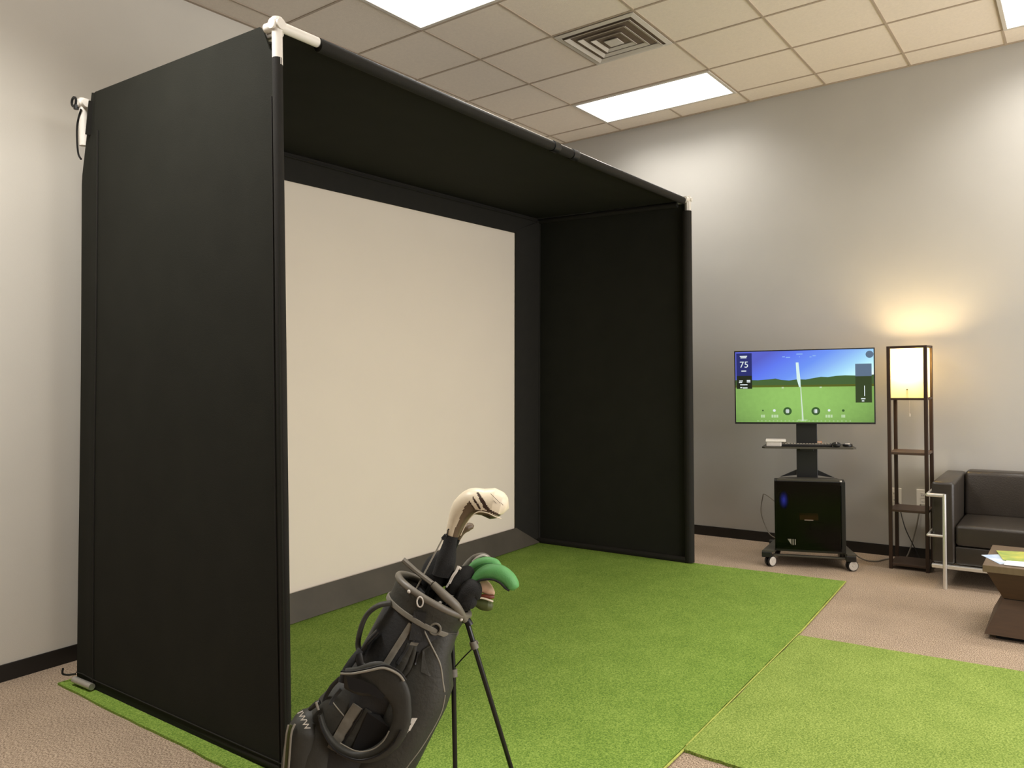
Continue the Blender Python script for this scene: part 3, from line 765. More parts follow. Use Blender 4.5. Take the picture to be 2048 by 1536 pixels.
for k in range(7):
    a = k*2*math.pi/7; c_ = Vector((-W2+.066, TH-.073, HT-.15))
    d1 = Vector((math.cos(a), 0, math.sin(a))); d2 = Vector((math.cos(a+.5), 0, math.sin(a+.5)))
    q = [c_+d1*.012, c_+d1*.034, c_+d2*.034+Vector((0, .006, 0)), c_+d2*.012+Vector((0, .006, 0))]
    a_ = [b.verts.new(p) for p in q]; b_ = [b.verts.new(p+Vector((0, .002, 0))) for p in q]
    b.faces.new(a_); b.faces.new(b_[::-1])
    for i in range(4): b.faces.new((a_[i], b_[i], b_[(i+1) % 4], a_[(i+1) % 4]))
build('fan_blades', b, M['blue_led'], fan)
build('circuit_board', bx((-W2+.11, TH-.014, .06), (W2-.06, TH-.011, HT-.06)), mat('circuit_green', srgb(20, 22, 17), .6, noise=.3, nscale=60), pc)
b = bx((-.07, .03, .225), (.06, .12, .262), .004); gc = build('glass_reflection', b, M['orange'], pc)  # orange block stands in for a reflection in the glass
build('reflection_bar', bx((-.035, .026, .222), (.025, .03, .229)), emission('reflection_bar_glow', (1, .8, .6, 1), .5), gc)  # added glowing bar for the white part of that reflection
build('drive_bay', bx((.0, .08, .14), (.1, .13, .20), .004), M['dark_int'], pc)
# pale maker's mark on the glass: slanted blade and two bars
b = NB()
for poly in (((-.155, .088), (-.128, .088), (-.128, .045)), ((-.120, .088), (-.113, .088), (-.113, .045), (-.120, .045)), ((-.105, .088), (-.098, .088), (-.098, .048), (-.105, .045))):
    a_ = [b.verts.new((x, -.0072, z)) for x, z in poly]; b_ = [b.verts.new((x, -.0064, z)) for x, z in poly]
    b.faces.new(a_); b.faces.new(b_[::-1])
    for i in range(len(a_)): b.faces.new((a_[i], b_[i], b_[(i+1) % len(a_)], a_[(i+1) % len(a_)]))
build('maker_mark', b, M['piping'], pc)

# ------------------------------------------------------------------ cables
def cable(name, pts, r, m, label): tag(build(name, tube(smooth_path(pts, 8), r, 8), m, smooth=True), label, 'cable')
cable('power_cable', [cpos(-.2, .16, .42), (4.62, -.28, .43), (4.76, -.21, .38), (4.775, -.19, .25), (4.76, -.24, .12), (4.6, -.35, .09), cpos(-.12, .3, .13)], .004, M['cord'], 'thin grey cable looping against the wall left of the computer tower')
cable('floor_cable', [cpos(.24, .3, .128), cpos(.36, .34, .02), (4.52, -1.13, .008), (4.66, -1.2, .008), (4.72, -1.3, .008), (4.77, -1.36, .2), (4.775, -1.4, .42)], .005, M['cord'], 'grey power cord running along the floor from the cart to the wall')
cable('lamp_cord', [(4.775, -1.25, .42), (4.75, -1.28, .3), (4.72, -1.31, .22), (4.7, -1.36, .12), (4.72, -1.4, .02), (4.655, -1.42, .012)], .004, M['cord_black'], 'dark lamp cord hanging from the wall outlet behind the floor lamp')

# outlets on the right wall
def outlet(y, z, label):
    t = thing('wall_outlet', label, 'outlet', (XR, y, z), 0, 'white wall outlets')
    build('cover_plate', bx((-.006, -.045, -.068), (0, .045, .068), .003), M['white'], t)
    for dz in (-.025, .025):
        r_ = build('receptacle', bx((-.009, -.018, dz-.017), (-.006, .018, dz+.017), .004), M['white'], t)
        build('slots', box(bx((-.0094, -.008, dz-.006), (-.009, -.005, dz+.006)), (-.0094, .005, dz-.006), (-.0094+.0004, .008, dz+.006)), M['dark_int'], r_)
outlet(-1.222, .462, 'white wall outlet seen between the left legs of the floor lamp')
outlet(-1.415, .462, 'white wall outlet seen at the right legs of the floor lamp next to the sofa')

# ------------------------------------------------------------------ floor lamp
lamp = thing('floor_lamp', 'square shelf floor lamp with glowing cream shade and dark wood legs', 'lamp', (4.38, -1.512, 0))
S, PH, pw = .26, 1.61, .024; SW = .262
for x in (0, S-pw):
    for y in (0, SW-pw): build('leg', bx((x, y, 0), (x+pw, y+pw, PH), .002), M['lampwood'], lamp)
for z in (.035, .425, .838):
    build('shelf', bx((.004, pw*.2, z-.009), (S-.004, SW-pw*.2, z+.009), .002), M['lampshelf'], lamp)
b = NB()
for z0, z1 in ((PH-.018, PH), (1.222, 1.236)):
    box(b, (pw, .003, z0), (S-pw, .015, z1)); box(b, (pw, .22, z0), (S-pw, SW-.003, z1))
    box(b, (.003, pw, z0), (.015, SW-pw, z1)); box(b, (S-.015, pw, z0), (S-.003, SW-pw, z1))
build('top_frame', b, M['lampwood'], lamp)
b = NB(); a0, a1, c0, c1 = .017, S-.017, .017, SW-.017
q = [(a0, c0), (a1, c0), (a1, c1), (a0, c1)]
lo_ = [b.verts.new((x, y, 1.237)) for x, y in q]; hi_ = [b.verts.new((x, y, 1.592)) for x, y in q]
for i in range(4): b.faces.new((lo_[i], lo_[(i+1) % 4], hi_[(i+1) % 4], hi_[i]))
build('lamp_shade', b, M['shade'], lamp)
build('socket', revolve(NB(), [(0, .02), (.05, .02), (.06, .014)], (S/2, SW/2, 1.30), (0, 0, 1), 16), M['black'], lamp, smooth=True)
build('socket_bar', bx((.015, SW/2-.005, 1.294), (S-.015, SW/2+.005, 1.30)), M['black_metal'], lamp)
build('bulb', revolve(NB(), [(0, .012), (.02, .016), (.045, .028), (.07, .03), (.09, .022), (.1, .006)], (S/2, SW/2, 1.36), (0, 0, 1), 20), emission('bulb_glow', (1, .8, .45, 1), 25), lamp, smooth=True)
b = NB(); sweep(b, [(S/2-.03, SW/2, 1.294), (S/2-.03, SW/2, 1.12)], .0012, seg=6); revolve(b, [(0, .006), (.02, .006)], (S/2-.03, SW/2, 1.10), (0, 0, 1), 10)
build('pull_chain', b, M['silver'], lamp)
pl = bpy.data.lights.new('bulb_light', 'POINT'); pl.energy = 17; pl.color = (1, .74, .38); pl.shadow_soft_size = .05
plo = bpy.data.objects.new('bulb_light', pl); COL.objects.link(plo); plo.parent = lamp; plo.location = (S/2, SW/2, 1.52)

# ------------------------------------------------------------------ sofa against the right wall
sofa = thing('sofa', 'black leather box sofa with chrome tube frame against the right wall', 'sofa', (4.05, -1.575, 0))
LEN = 1.55; AW = .135; DPT = .70
def cushion(lo, hi, bev=.03, seg=4, puff=.0):
    bm = bx(lo, hi, bev, seg)
    if puff:
        c_ = (Vector(lo)+Vector(hi))/2; s_ = (Vector(hi)-Vector(lo))/2
        bmesh.ops.subdivide_edges(bm, edges=[e for e in bm.edges if e.calc_length() > .15], cuts=6, use_grid_fill=True)
        for v_ in bm.verts:
            d_ = v_.co-c_; fx, fy = 1-(d_.x/s_.x)**2, 1-(d_.y/s_.y)**2
            if abs(d_.z) > s_.z*.8: v_.co.z += math.copysign(puff*max(0, fx)*max(0, fy), d_.z)
    return bm
for y1 in (0, -(LEN-AW)):
    build('armrest', cushion((0, y1-AW, .15), (DPT, y1, .695), .022), M['leather'], sofa, smooth=True)
build('base', bx((.006, -(LEN-AW), .155), (DPT-.02, -AW, .275), .012), M['leather'], sofa, smooth=True)
mid = -LEN/2
for y0, y1 in ((-AW-.003, mid+.002), (mid-.002, -(LEN-AW)+.003)):
    build('seat_cushion', cushion((.0, y1, .279), (.52, y0, .415), .022, 4, .012), M['leather'], sofa, smooth=True)
    bc = cushion((.47, y1, .40), (.66, y0, .715), .03, 4)
    for v_ in bc.verts: v_.co.x += (v_.co.z-.4)*.18*(.5 if v_.co.x > .6 else 1)
    build('back_cushion', bc, M['leather'], sofa, smooth=True)
build('backrest', cushion((.62, -(LEN-AW), .15), (DPT+.02, -AW, .70), .02), M['leather'], sofa, smooth=True)
def frame_side(y_leg, y_out):
    x = -.058
    p = [(x, y_leg, 0.0), (x, y_leg, .60), (x, y_leg+(y_out-y_leg)*.12, .613), (x, y_out-(y_out-y_leg)*.12, .613), (x+.01, y_out, .613), (DPT, y_out, .613)]
    b = NB(); sweep(b, p, .0125, seg=12, up=(1, 0.001, 0)); return b
b = NB(); yl, yo = -.082, .016
def sofa_frame(yl, yo):
    x = -.05
    b = NB(); sweep(b, [(x, yl, 0), (x, yl, .622)], .0125, seg=12)
    sweep(b, [(x, yl, .612), (x, yo, .612)], .0125, seg=12); sweep(b, [(x, yo, .612), (DPT-.04, yo, .612)], .0125, seg=12)
    sweep(b, [(x, yl, .345), (x, yo, .345)], .009, seg=10)
    sweep(b, [(x, yo, .345), (DPT-.04, yo, .345)], .009, seg=10)
    sweep(b, [(DPT-.04, yo, 0), (DPT-.04, yo, .625)], .0125, seg=12)
    return b
build('tube_frame', sofa_frame(-.082, .016), M['chrome'], sofa, smooth=True)
build('tube_frame', sofa_frame(-LEN+.082, -LEN-.016), M['chrome'], sofa, smooth=True)
build('bottom_rail', bx((-.02, -LEN+.0, .125), (.015, 0.0, .150), .004), M['chrome'], sofa)

# ------------------------------------------------------------------ hourglass side table
X0 = 3.05
tb = thing('side_table', 'dark brown hourglass wooden side table with brochures at the right edge', 'table', (X0, -1.96, 0))
def frustum(bm, z0, z1, lo, hi):      # lo/hi: (inset) of the square footprint at each height
    W_, D_ = .56, .56
    def ring(z, s): return [bm.verts.new(p) for p in ((s, -s, z), (D_-s, -s, z), (D_-s, -W_+s, z), (s, -W_+s, z))]
    a = ring(z0, lo); b_ = ring(z1, hi); bm.faces.new(a[::-1]); bm.faces.new(b_)
    for i in range(4): bm.faces.new((a[i], a[(i+1) % 4], b_[(i+1) % 4], b_[i]))
b = NB(); frustum(b, .0, .028, .05, .05); build('plinth', b, M['dark_int'], tb)
b = NB(); frustum(b, .028, .207, .0, .082); build('lower_body', b, M['wood_dark'], tb)
b = NB(); frustum(b, .212, .36, .082, .012); build('upper_body', b, M['wood_dark'], tb)
b = NB(); frustum(b, .207, .212, .086, .086); build('waist_strip', b, M['dark_int'], tb)
b = bx((-.004, -.564, .36), (.564, .004, .398), .003); build('tabletop', b, M['wood_top'], tb)
def leaflet(name, poly, z, m, label, curl=.0):
    bm = prism(NB(), poly, z, z+.0022)
    o = build(name, bm, m); tag(o, label, 'brochure', group='brochures on the side table'); return o
o = leaflet('brochure', [(3.28, -1.93), (3.10, -2.03), (3.26, -2.26), (3.46, -2.15)], .3984, M['paper_b'], 'pale blue and white brochure, lowest, its corner jutting over the table end')
o = leaflet('brochure', [(3.085, -2.05), (3.09, -2.27), (3.35, -2.27), (3.33, -2.06)], .4008, M['paper_w'], 'white sheet lying at the front of the brochures on the dark table')
o = leaflet('brochure', [(3.42, -1.99), (3.19, -2.04), (3.25, -2.32), (3.50, -2.25)], .4032, M['paper_y'], 'yellow-green brochure lying on top of the other papers on the table')

# ------------------------------------------------------------------ golf bag
# the bag leans in a vertical plane 2.5 m in front of the viewpoint; A(x, y, t) gives a point of that plane,
# x right and y down in 1/625 m steps, t metres towards the viewer
DB = 2.5
def A(x, y, t=0.0):
    return CAM + (FW + RT*((x-1024)/FPX) - UP*((y-768)/FPX))*(DB-t)
PX = DB/FPX
bag = thing('golf_bag', 'black and grey stand golf bag leaning on two thin legs in the foreground', 'golf bag', (A(660, 1600).x, A(660, 1600).y, .011))
Bt = A(866, 1192, -.03); Bb = A(650, 1578, -.0)
ax = (Bt-Bb).normalized(); LB = (Bt-Bb).length
S_ = (RT-ax*RT.dot(ax)).normalized(); N_ = S_.cross(ax)*1.0
if N_.dot(FW) > 0: N_ = -N_
def G(p, q, n=0.0):      # p sideways, q up the axis (both in metres), n towards the viewer
    return Bb + S_*p + ax*q + N_*n
def loft(bm, secs, seg=28, power=2.4, cap=True, mi=0):
    """secs: (q, pcentre, ncentre, half p, half n)"""
    rings = []
    for q, pc, nc, hp_, hn in secs:
        ring = []
        for k in range(seg):
            th = 2*math.pi*k/seg; c, s = math.cos(th), math.sin(th)
            ring.append(bm.verts.new(G(pc+hp_*math.copysign(abs(c)**(2/power), c), q, nc+hn*math.copysign(abs(s)**(2/power), s))))
        rings.append(ring)
    for i in range(len(rings)-1):
        for k in range(seg):
            f = bm.faces.new((rings[i][k], rings[i][(k+1) % seg], rings[i+1][(k+1) % seg], rings[i+1][k])); f.material_index = mi
    if cap: bm.faces.new(rings[0][::-1]); bm.faces.new(rings[-1])
    return rings
def bpart(name, bm, m, parent=None, smooth=True): return build(name, bm, m, parent or bag, smooth=smooth, world=True)
U = PX  # one step
# body
b = NB(); loft(b, [(-.0, 0, 0, .112, .095), (.01, 0, 0, .12, .1), (.15, 0, 0, .122, .1), (.35, 0, 0, .12, .098), (LB-.06, 0, 0, .124, .1)], power=2.2)
body = bpart('body', b, M['bag'])
b = NB(); loft(b, [(-.022, 0, 0, .118, .1), (-.012, 0, 0, .126, .106), (.03, 0, 0, .128, .108), (.036, 0, 0, .122, .1)], power=2.2); bpart('base_cup', b, M['black'])
# cuff, open at the top with an inner wall
b = NB()
q0 = LB-.072
prof = [(q0, .124, .102), (q0+.04, .127, .104), (LB-.03, .128, .105), (LB, .131, .107), (LB+.004, .128, .104), (LB, .124, .1), (LB-.09, .108, .088)]
loft(b, [(q, 0, 0, hp_, hn) for q, hp_, hn in prof], power=2.1, cap=False)
f_ = [v_ for v_ in b.verts][-28:]; b.faces.new(f_)
cuff = bpart('cuff', b, M['bag2'])
# rubber rim
b = NB(); rp = []
for k in range(40):
    th = 2*math.pi*k/40; c, s = math.cos(th), math.sin(th)
    rp.append(G(.130*c, LB+.004, .100*s))
sweep(b, rp, .0115, seg=10, closed=True); bpart('rim', b, M['rimrub'])
# raised grab handle on the rim: flat bar crossing the mouth
b = NB(); sweep(b, [A(806, 1119, .0), A(832, 1142, .0), A(866, 1168, .045)], .0075, .012, seg=10, power=3); bpart('grab_handle', b, M['rimrub'])
b = NB(); sweep(b, smooth_path([A(866, 1168, .045), A(888, 1190, .055), A(912, 1212, .05), A(930, 1240, .01)], 5), interp([.011, .0145, .0145, .011], 5), seg=12); bpart('grab_handle', b, M['rimrub'])
# divider inside
b = NB()
for th in (0, math.pi/3, 2*math.pi/3):
    c, s = math.cos(th), math.sin(th); sweep(b, [G(-.112*c, LB-.02, -.09*s), G(.112*c, LB-.02, .09*s)], .006, .008, seg=8)
bpart('divider', b, M['sock'])
# webbing band round the lower cuff
def band(q, r1, r2, hw_, hn_, name, m, k0=0, k1=40, par=None):
    bm = NB(); pts = []
    for k in range(k0, k1+1):
        th = 2*math.pi*k/40; c, s = math.cos(th), math.sin(th)
        pts.append(G(r1*c, q, r2*s))
    closed = (k1-k0) >= 40
    if closed: pts = pts[:-1]
    sweep(bm, pts, hw_, hn_, seg=8, up=tuple(ax), closed=closed, power=3); return bpart(name, bm, m, par)
band(q0+.004, .128, .105, .0085, .004, 'cuff_band', M['piping_dark'])
SIDE_POCKET = [(.0, .085, .01, .02, .03), (.04, .105, .015, .08, .075), (.14, .122, .02, .094, .088), (.24, .122, .022, .096, .092), (.34, .118, .024, .095, .094), (.42, .112, .024, .098, .094), (.49, .105, .022, .092, .088), (.57, .082, .018, .060, .08), (.64, .075, .014, .052, .06)]
BODY = [(0, 0, 0, .112, .095), (.01, 0, 0, .12, .1), (LB-.08, 0, 0, .124, .1), (q0, 0, 0, .124, .102), (LB, 0, 0, .131, .107)]
DRINK = [(.12, -.085, .03, .03, .04), (.15, -.095, .035, .07, .06), (.26, -.085, .035, .072, .062), (.33, -.075, .03, .06, .05), (.36, -.07, .03, .04, .03)]
def surf(x, y):      # how far the bag's front surface stands out from the bag's middle plane at this place
    t = .25
    while t > -.02:
        d_ = A(x, y, t)-Bb; p, q, n = d_.dot(S_), d_.dot(ax), d_.dot(N_)
        for secs in (BODY, SIDE_POCKET, DRINK):
            if secs[0][0] <= q <= secs[-1][0]:
                for a_, b_ in zip(secs, secs[1:]):
                    if a_[0] <= q <= b_[0]:
                        k = (q-a_[0])/(b_[0]-a_[0]); pc_, nc_, hp_, hn_ = [a_[i]+(b_[i]-a_[i])*k for i in (1, 2, 3, 4)]
                        if abs((p-pc_)/hp_)**2.3+abs((n-nc_)/hn_)**2.3 < 1: return t
        t -= .002
    return 0.0
# rivets, ring and grommet on the cuff
for x, y in ((818, 1183), (880, 1206)):
    b = NB(); bmesh.ops.create_uvsphere(b, u_segments=12, v_segments=8, radius=.006, matrix=Matrix.Translation(A(x, y, surf(x, y)+.001))); bpart('rivet', b, M['silver'])
b = NB(); bmesh.ops.create_uvsphere(b, u_segments=12, v_segments=8, radius=.006, matrix=Matrix.Translation(A(922, 1239, surf(922, 1239)+.001))); bpart('rivet', b, M['silver'])
def ringat(x, y, t, rx, ry, r, name, m, par=None):
    bm = NB(); sweep(bm, [A(x+rx*math.cos(a), y+ry*math.sin(a), t) for a in [k*2*math.pi/20 for k in range(20)]], r, seg=8, closed=True); return bpart(name, bm, m, par)
ringat(840, 1204, surf(840, 1204)+.004, 6, 10, .0025, 'metal_ring', M['silver'])
ringat(870, 1258, surf(870, 1258)+.002, 11, 11, .0035, 'grommet', M['piping_dark'])
b = NB(); revolve(b, [(0, .016), (.002, .016)], A(870, 1258, surf(870, 1258)-.001), -FW, 20); bpart('grommet_hole', b, M['dark_int'])
# strap anchor block below the ring
def on(off): return lambda x, y: surf(x, y)+off
def sline(name, pts, off, r, m, par=None, rb=None, step=8):
    q = smooth_path([Vector((x, y, 0)) for x, y in pts], step)
    bm = NB(); sweep(bm, [A(v_.x, v_.y, surf(v_.x, v_.y)+off) for v_ in q], r, rb or r, seg=8, up=tuple(-FW)); return bpart(name, bm, m, par)
def flat(name, pts, t, th, m, par=None, bev=.0):
    """closed flat patch given in bag-plane steps, thickness th towards the viewer"""
    bm = NB(); a = [bm.verts.new(A(x, y, t if not callable(t) else t(x, y))) for x, y in pts]
    b_ = [bm.verts.new(A(x, y, (t if not callable(t) else t(x, y))+th)) for x, y in pts]
    bm.faces.new(a[::-1]); bm.faces.new(b_)
    for i in range(len(a)): bm.faces.new((a[i], a[(i+1) % len(a)], b_[(i+1) % len(a)], b_[i]))
    return bpart(name, bm, m, par, smooth=False)
flat('strap_anchor', [(828, 1222), (852, 1226), (848, 1282), (818, 1280)], on(-.004), .010, M['bag'])
# large apparel pocket down the right side
def lf(name, secs, m, par=None, power=2.4, seg=24): bm = NB(); loft(bm, secs, power=power, seg=seg); return bpart(name, bm, m, par)
lf('side_pocket', SIDE_POCKET, M['bag2'])
# piping along the pocket's front edge
def line(name, pts, r, m, par=None, sub=5, rb=None):
    bm = NB(); sweep(bm, smooth_path([A(*p) for p in pts], sub), rb or r, r, seg=8, up=tuple(-FW)); return bpart(name, bm, m, par)
sline('pocket_piping', [(843, 1250), (862, 1290), (880, 1328), (886, 1366), (889, 1384)], .001, .0028, M['piping'])
sline('pocket_piping', [(890, 1390), (884, 1420), (869, 1452), (843, 1495), (817, 1530), (800, 1556)], .001, .0024, M['piping'])
# centre panels: dark panel with wide pale webbing down the spine
flat('zip_flap', [(862, 1290), (845, 1300), (842, 1344), (858, 1352), (885, 1350)], on(.0), .003, M['bag2'])
sline('spine_webbing', [(823, 1248), (800, 1284), (776, 1322), (758, 1350)], .001, .0025, M['piping_dark'], rb=.010)
sline('spine_webbing', [(838, 1262), (816, 1296), (795, 1328)], .001, .003, M['bag'], rb=.006)
sline('spine_webbing', [(822, 1288), (806, 1324), (796, 1344)], .001, .0025, M['bag2'], rb=.012)
flat('strap_buckle', [(822, 1284), (838, 1286), (834, 1292), (819, 1290)], on(.0), .004, M['piping_dark'])
sline('compression_strap', [(829, 1288), (825, 1312), (816, 1338), (806, 1350)], .001, .003, M['bag2'], rb=.0085)
sline('pull_tab', [(836, 1304), (830, 1330)], .001, .004, M['black'])
# lower panels seen through the strap loop
sline('spine_webbing', [(716, 1412), (698, 1440), (680, 1472), (664, 1500)], .001, .003, M['piping_dark'], rb=.018)
sline('spine_webbing', [(738, 1420), (718, 1452), (698, 1484), (684, 1508)], .001, .003, M['bagstrap'], rb=.012)
sline('pocket_piping', [(726, 1420), (704, 1456), (682, 1494), (672, 1508)], .001, .0035, M['black'])
sline('pocket_piping', [(665, 1404), (676, 1418), (688, 1432)], .001, .0022, M['piping'])
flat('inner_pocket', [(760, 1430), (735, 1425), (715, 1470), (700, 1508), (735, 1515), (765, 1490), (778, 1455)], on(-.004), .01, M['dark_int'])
# left pockets: beverage pocket beside the spine and ball pocket at the foot
lf('drink_pocket', [(.12, -.085, .03, .03, .04), (.15, -.095, .035, .07, .06), (.26, -.085, .035, .072, .062), (.33, -.075, .03, .06, .05), (.36, -.07, .03, .04, .03)], M['bagstrap'])
def along(name, cpts, ra, rb_, m, par=None, seg=18, power=2.6, sub=5, up=None):
    bm = NB(); sweep(bm, smooth_path([A(*p) for p in cpts], sub), interp(ra, sub), interp(rb_, sub), seg=seg, up=up or tuple(-FW), power=power); return bpart(name, bm, m, par)
# ball pocket bulging left of the base: its mouth edge shows as two pale arcs with a green lining strip
bp_ = along('ball_pocket', [(646, 1428, .02), (634, 1452, .03), (626, 1490, .03), (622, 1530, .03), (620, 1580, .03)], [.03, .06, .075, .08, .08], [.045, .075, .085, .09, .085], M['bagstrap'])
line('pocket_piping', [(590, 1448, .105), (583, 1466, .112), (580, 1500, .112), (577, 1540, .112)], .0032, M['piping'], bp_)
line('pocket_piping', [(577, 1450, .10), (573, 1470, .105), (570, 1500, .105), (567, 1540, .105)], .0032, M['piping'], bp_)
line('zip_lining', [(583, 1450, .100), (578, 1472, .106), (575, 1500, .106), (572, 1540, .106)], .007, M['olive'], bp_, rb=.002)
along('pocket_flap', [(622, 1432, .05), (612, 1452, .05), (604, 1500, .05), (600, 1560, .05)], [.04, .06, .062, .062], [.03, .05, .055, .055], M['bagstrap'], bp_)
# pale block wordmark on the ball pocket
def text_on(body, x, y, t, ang, size, m, parent, sx=1):
    tm_ = text_mesh(body, size, .0008)
    rr = (RT*math.cos(ang)-UP*math.sin(ang)); uu = (RT*math.sin(ang)+UP*math.cos(ang))
    mm = Matrix.Identity(4); p = A(x, y, t)
    for i, v_ in enumerate((rr*sx, uu, -FW)): mm[0][i], mm[1][i], mm[2][i] = v_.x, v_.y, v_.z
    mm[0][3], mm[1][3], mm[2][3] = p
    tm_.transform(mm); return bpart('lettering', tm_, m, parent, smooth=False)
text_on('IWW', 607, 1441, .125, 1.15, .026, M['white'], bp_)
# slanted white logo on the lower right pocket, partly behind the strap: open angular letter
flat('logo', [(824, 1436), (835, 1436), (820, 1462), (814, 1460), (823, 1447), (817, 1447), (820, 1443)], on(.0005), .0015, M['white'])
flat('logo', [(818, 1462), (813, 1468), (811, 1474), (814, 1462)], on(.0005), .0015, M['white'])
# buckle left
along('side_buckle', [(620, 1418, .07), (632, 1408, .08), (640, 1404, .08)], [.008, .012, .009], [.006, .008, .006], M['black'])
line('side_buckle', [(632, 1404, .09), (637, 1420, .095)], .004, M['piping'])
# carrying handle arcing off the left of the cuff
along('carry_handle', [(782, 1206, .04), (757, 1211, .04), (735, 1228, .03), (722, 1256, .03), (716, 1288, .03), (722, 1308, .045)], [.010, .013, .014, .014, .014, .012], [.008]*6, M['bag2'])
along('carry_handle', [(757, 1262, .06), (738, 1282, .06), (724, 1304, .06)], [.010, .018, .012], [.008]*3, M['black'])
# shoulder strap: long padded band that loops down in front of the bag
line('shoulder_strap', [(722, 1300, .07), (704, 1322, .08), (690, 1344, .085), (683, 1365, .09)], .011, M['bag'], rb=.005)
line('shoulder_strap', [(716, 1308, .075), (722, 1330, .09), (738, 1340, .1)], .012, M['black'], rb=.005)
line('shoulder_strap', [(680, 1356, .08), (664, 1372, .07), (652, 1392, .06), (646, 1410, .06)], .0065, M['bag'], rb=.003)
line('shoulder_strap', [(682, 1378, .085), (668, 1395, .085), (660, 1410, .09)], .0055, M['bag'], rb=.003)
strap_c = [(690, 1356, 0.090), (722, 1362, 0.110), (758, 1358, 0.120), (790, 1378, 0.125), (803, 1412, 0.125), (801, 1450, 0.125), (781, 1486, 0.125), (744, 1510, 0.120), (706, 1512, 0.115), (672, 1492, 0.105), (650, 1460, 0.095), (640, 1428, 0.085)]
strap_w = [.030, .046, .055, .040, .030, .028, .026, .021, .015, .011, .008, .007]
def strap():
    bm = NB(); c = smooth_path([A(*p) for p in strap_c], 6); w_ = interp(strap_w, 6)
    n = len(c); rings = []
    for i in range(n):
        t = (c[min(i+1, n-1)]-c[max(i-1, 0)]).normalized(); nn = -FW; side_ = t.cross(nn).normalized()
        ring = []
        for k in range(18):
            th = 2*math.pi*k/18; co, si = math.cos(th), math.sin(th)
            ring.append(bm.verts.new(c[i]+side_*w_[i]*math.copysign(abs(co)**.7, co)+nn*.012*math.copysign(abs(si)**.9, si)))
        rings.append(ring)
    for i in range(n-1):
        for k in range(18): bm.faces.new((rings[i][k], rings[i][(k+1) % 18], rings[i+1][(k+1) % 18], rings[i+1][k]))
    bm.faces.new(rings[0][::-1]); bm.faces.new(rings[-1]); return bm
st = bpart('shoulder_strap', strap(), M['bagstrap'])
line('strap_piping', [(682, 1347, 0.105), (706, 1347, 0.120), (738, 1341, 0.130), (768, 1336, 0.135), (796, 1348, 0.137), (808, 1362, 0.137)], .004, M['piping'], st)
line('strap_piping', [(682, 1343, 0.103), (706, 1343, 0.118), (738, 1337, 0.128), (770, 1331, 0.133), (798, 1343, 0.135), (812, 1360, 0.135)], .003, M['black'], st)
line('strap_piping', [(802, 1460, 0.143), (786, 1488, 0.143), (752, 1513, 0.140), (712, 1520, 0.135), (672, 1502, 0.125), (648, 1468, 0.113), (638, 1438, 0.100)], .0035, M['black'], st)
line('strap_piping', [(778, 1462, 0.141), (765, 1484, 0.141), (742, 1500, 0.138), (712, 1502, 0.133), (680, 1486, 0.123)], .002, M['piping_dark'], st)
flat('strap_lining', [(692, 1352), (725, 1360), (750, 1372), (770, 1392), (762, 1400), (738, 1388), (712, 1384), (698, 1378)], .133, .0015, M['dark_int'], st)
# legs
def leg(p_top, p_mid, foot):
    b = NB(); sweep(b, [p_top, p_mid, foot+Vector((0, 0, .02))], [.0085, .0085, .0075], seg=12)
    l = bpart('stand_leg', b, M['shaft_black'])
    b = NB(); sweep(b, [foot+Vector((0, 0, .0)), foot+Vector((0, 0, .012)), foot+Vector((0, 0, .03))], [.014, .016, .009], seg=12); bpart('rubber_foot', b, M['black'], l)
    b = NB(); d_ = (p_mid-p_top).normalized(); sweep(b, [p_mid-d_*.012, p_mid+d_*.012], .013, seg=12); bpart('leg_collar', b, M['piping_dark'], l)
    return l
def ground(x, y, z):
    d_ = FW + RT*((x-1024)/FPX) - UP*((y-768)/FPX); return CAM + d_*((z-CAM.z)/d_.z)
leg(A(903, 1262, -.05), A(907, 1346, -.03), ground(912, 1640, .011))
leg(A(933, 1240, .0), A(948, 1290, .01), ground(1044, 1618, .011))
b = NB(); sweep(b, [A(925, 1238, .0), A(936, 1242, .0), A(940, 1250, .0)], .012, seg=10); bpart('leg_hinge', b, M['black'])
b = NB(); sweep(b, [A(948, 1288, .01), A(956, 1284, .01)], .006, seg=8); bpart('leg_hinge', b, M['piping_dark'])
line('leg_spreader', [(910, 1334, -.01), (926, 1316, 0), (944, 1298, .01)], .0022, M['black'])

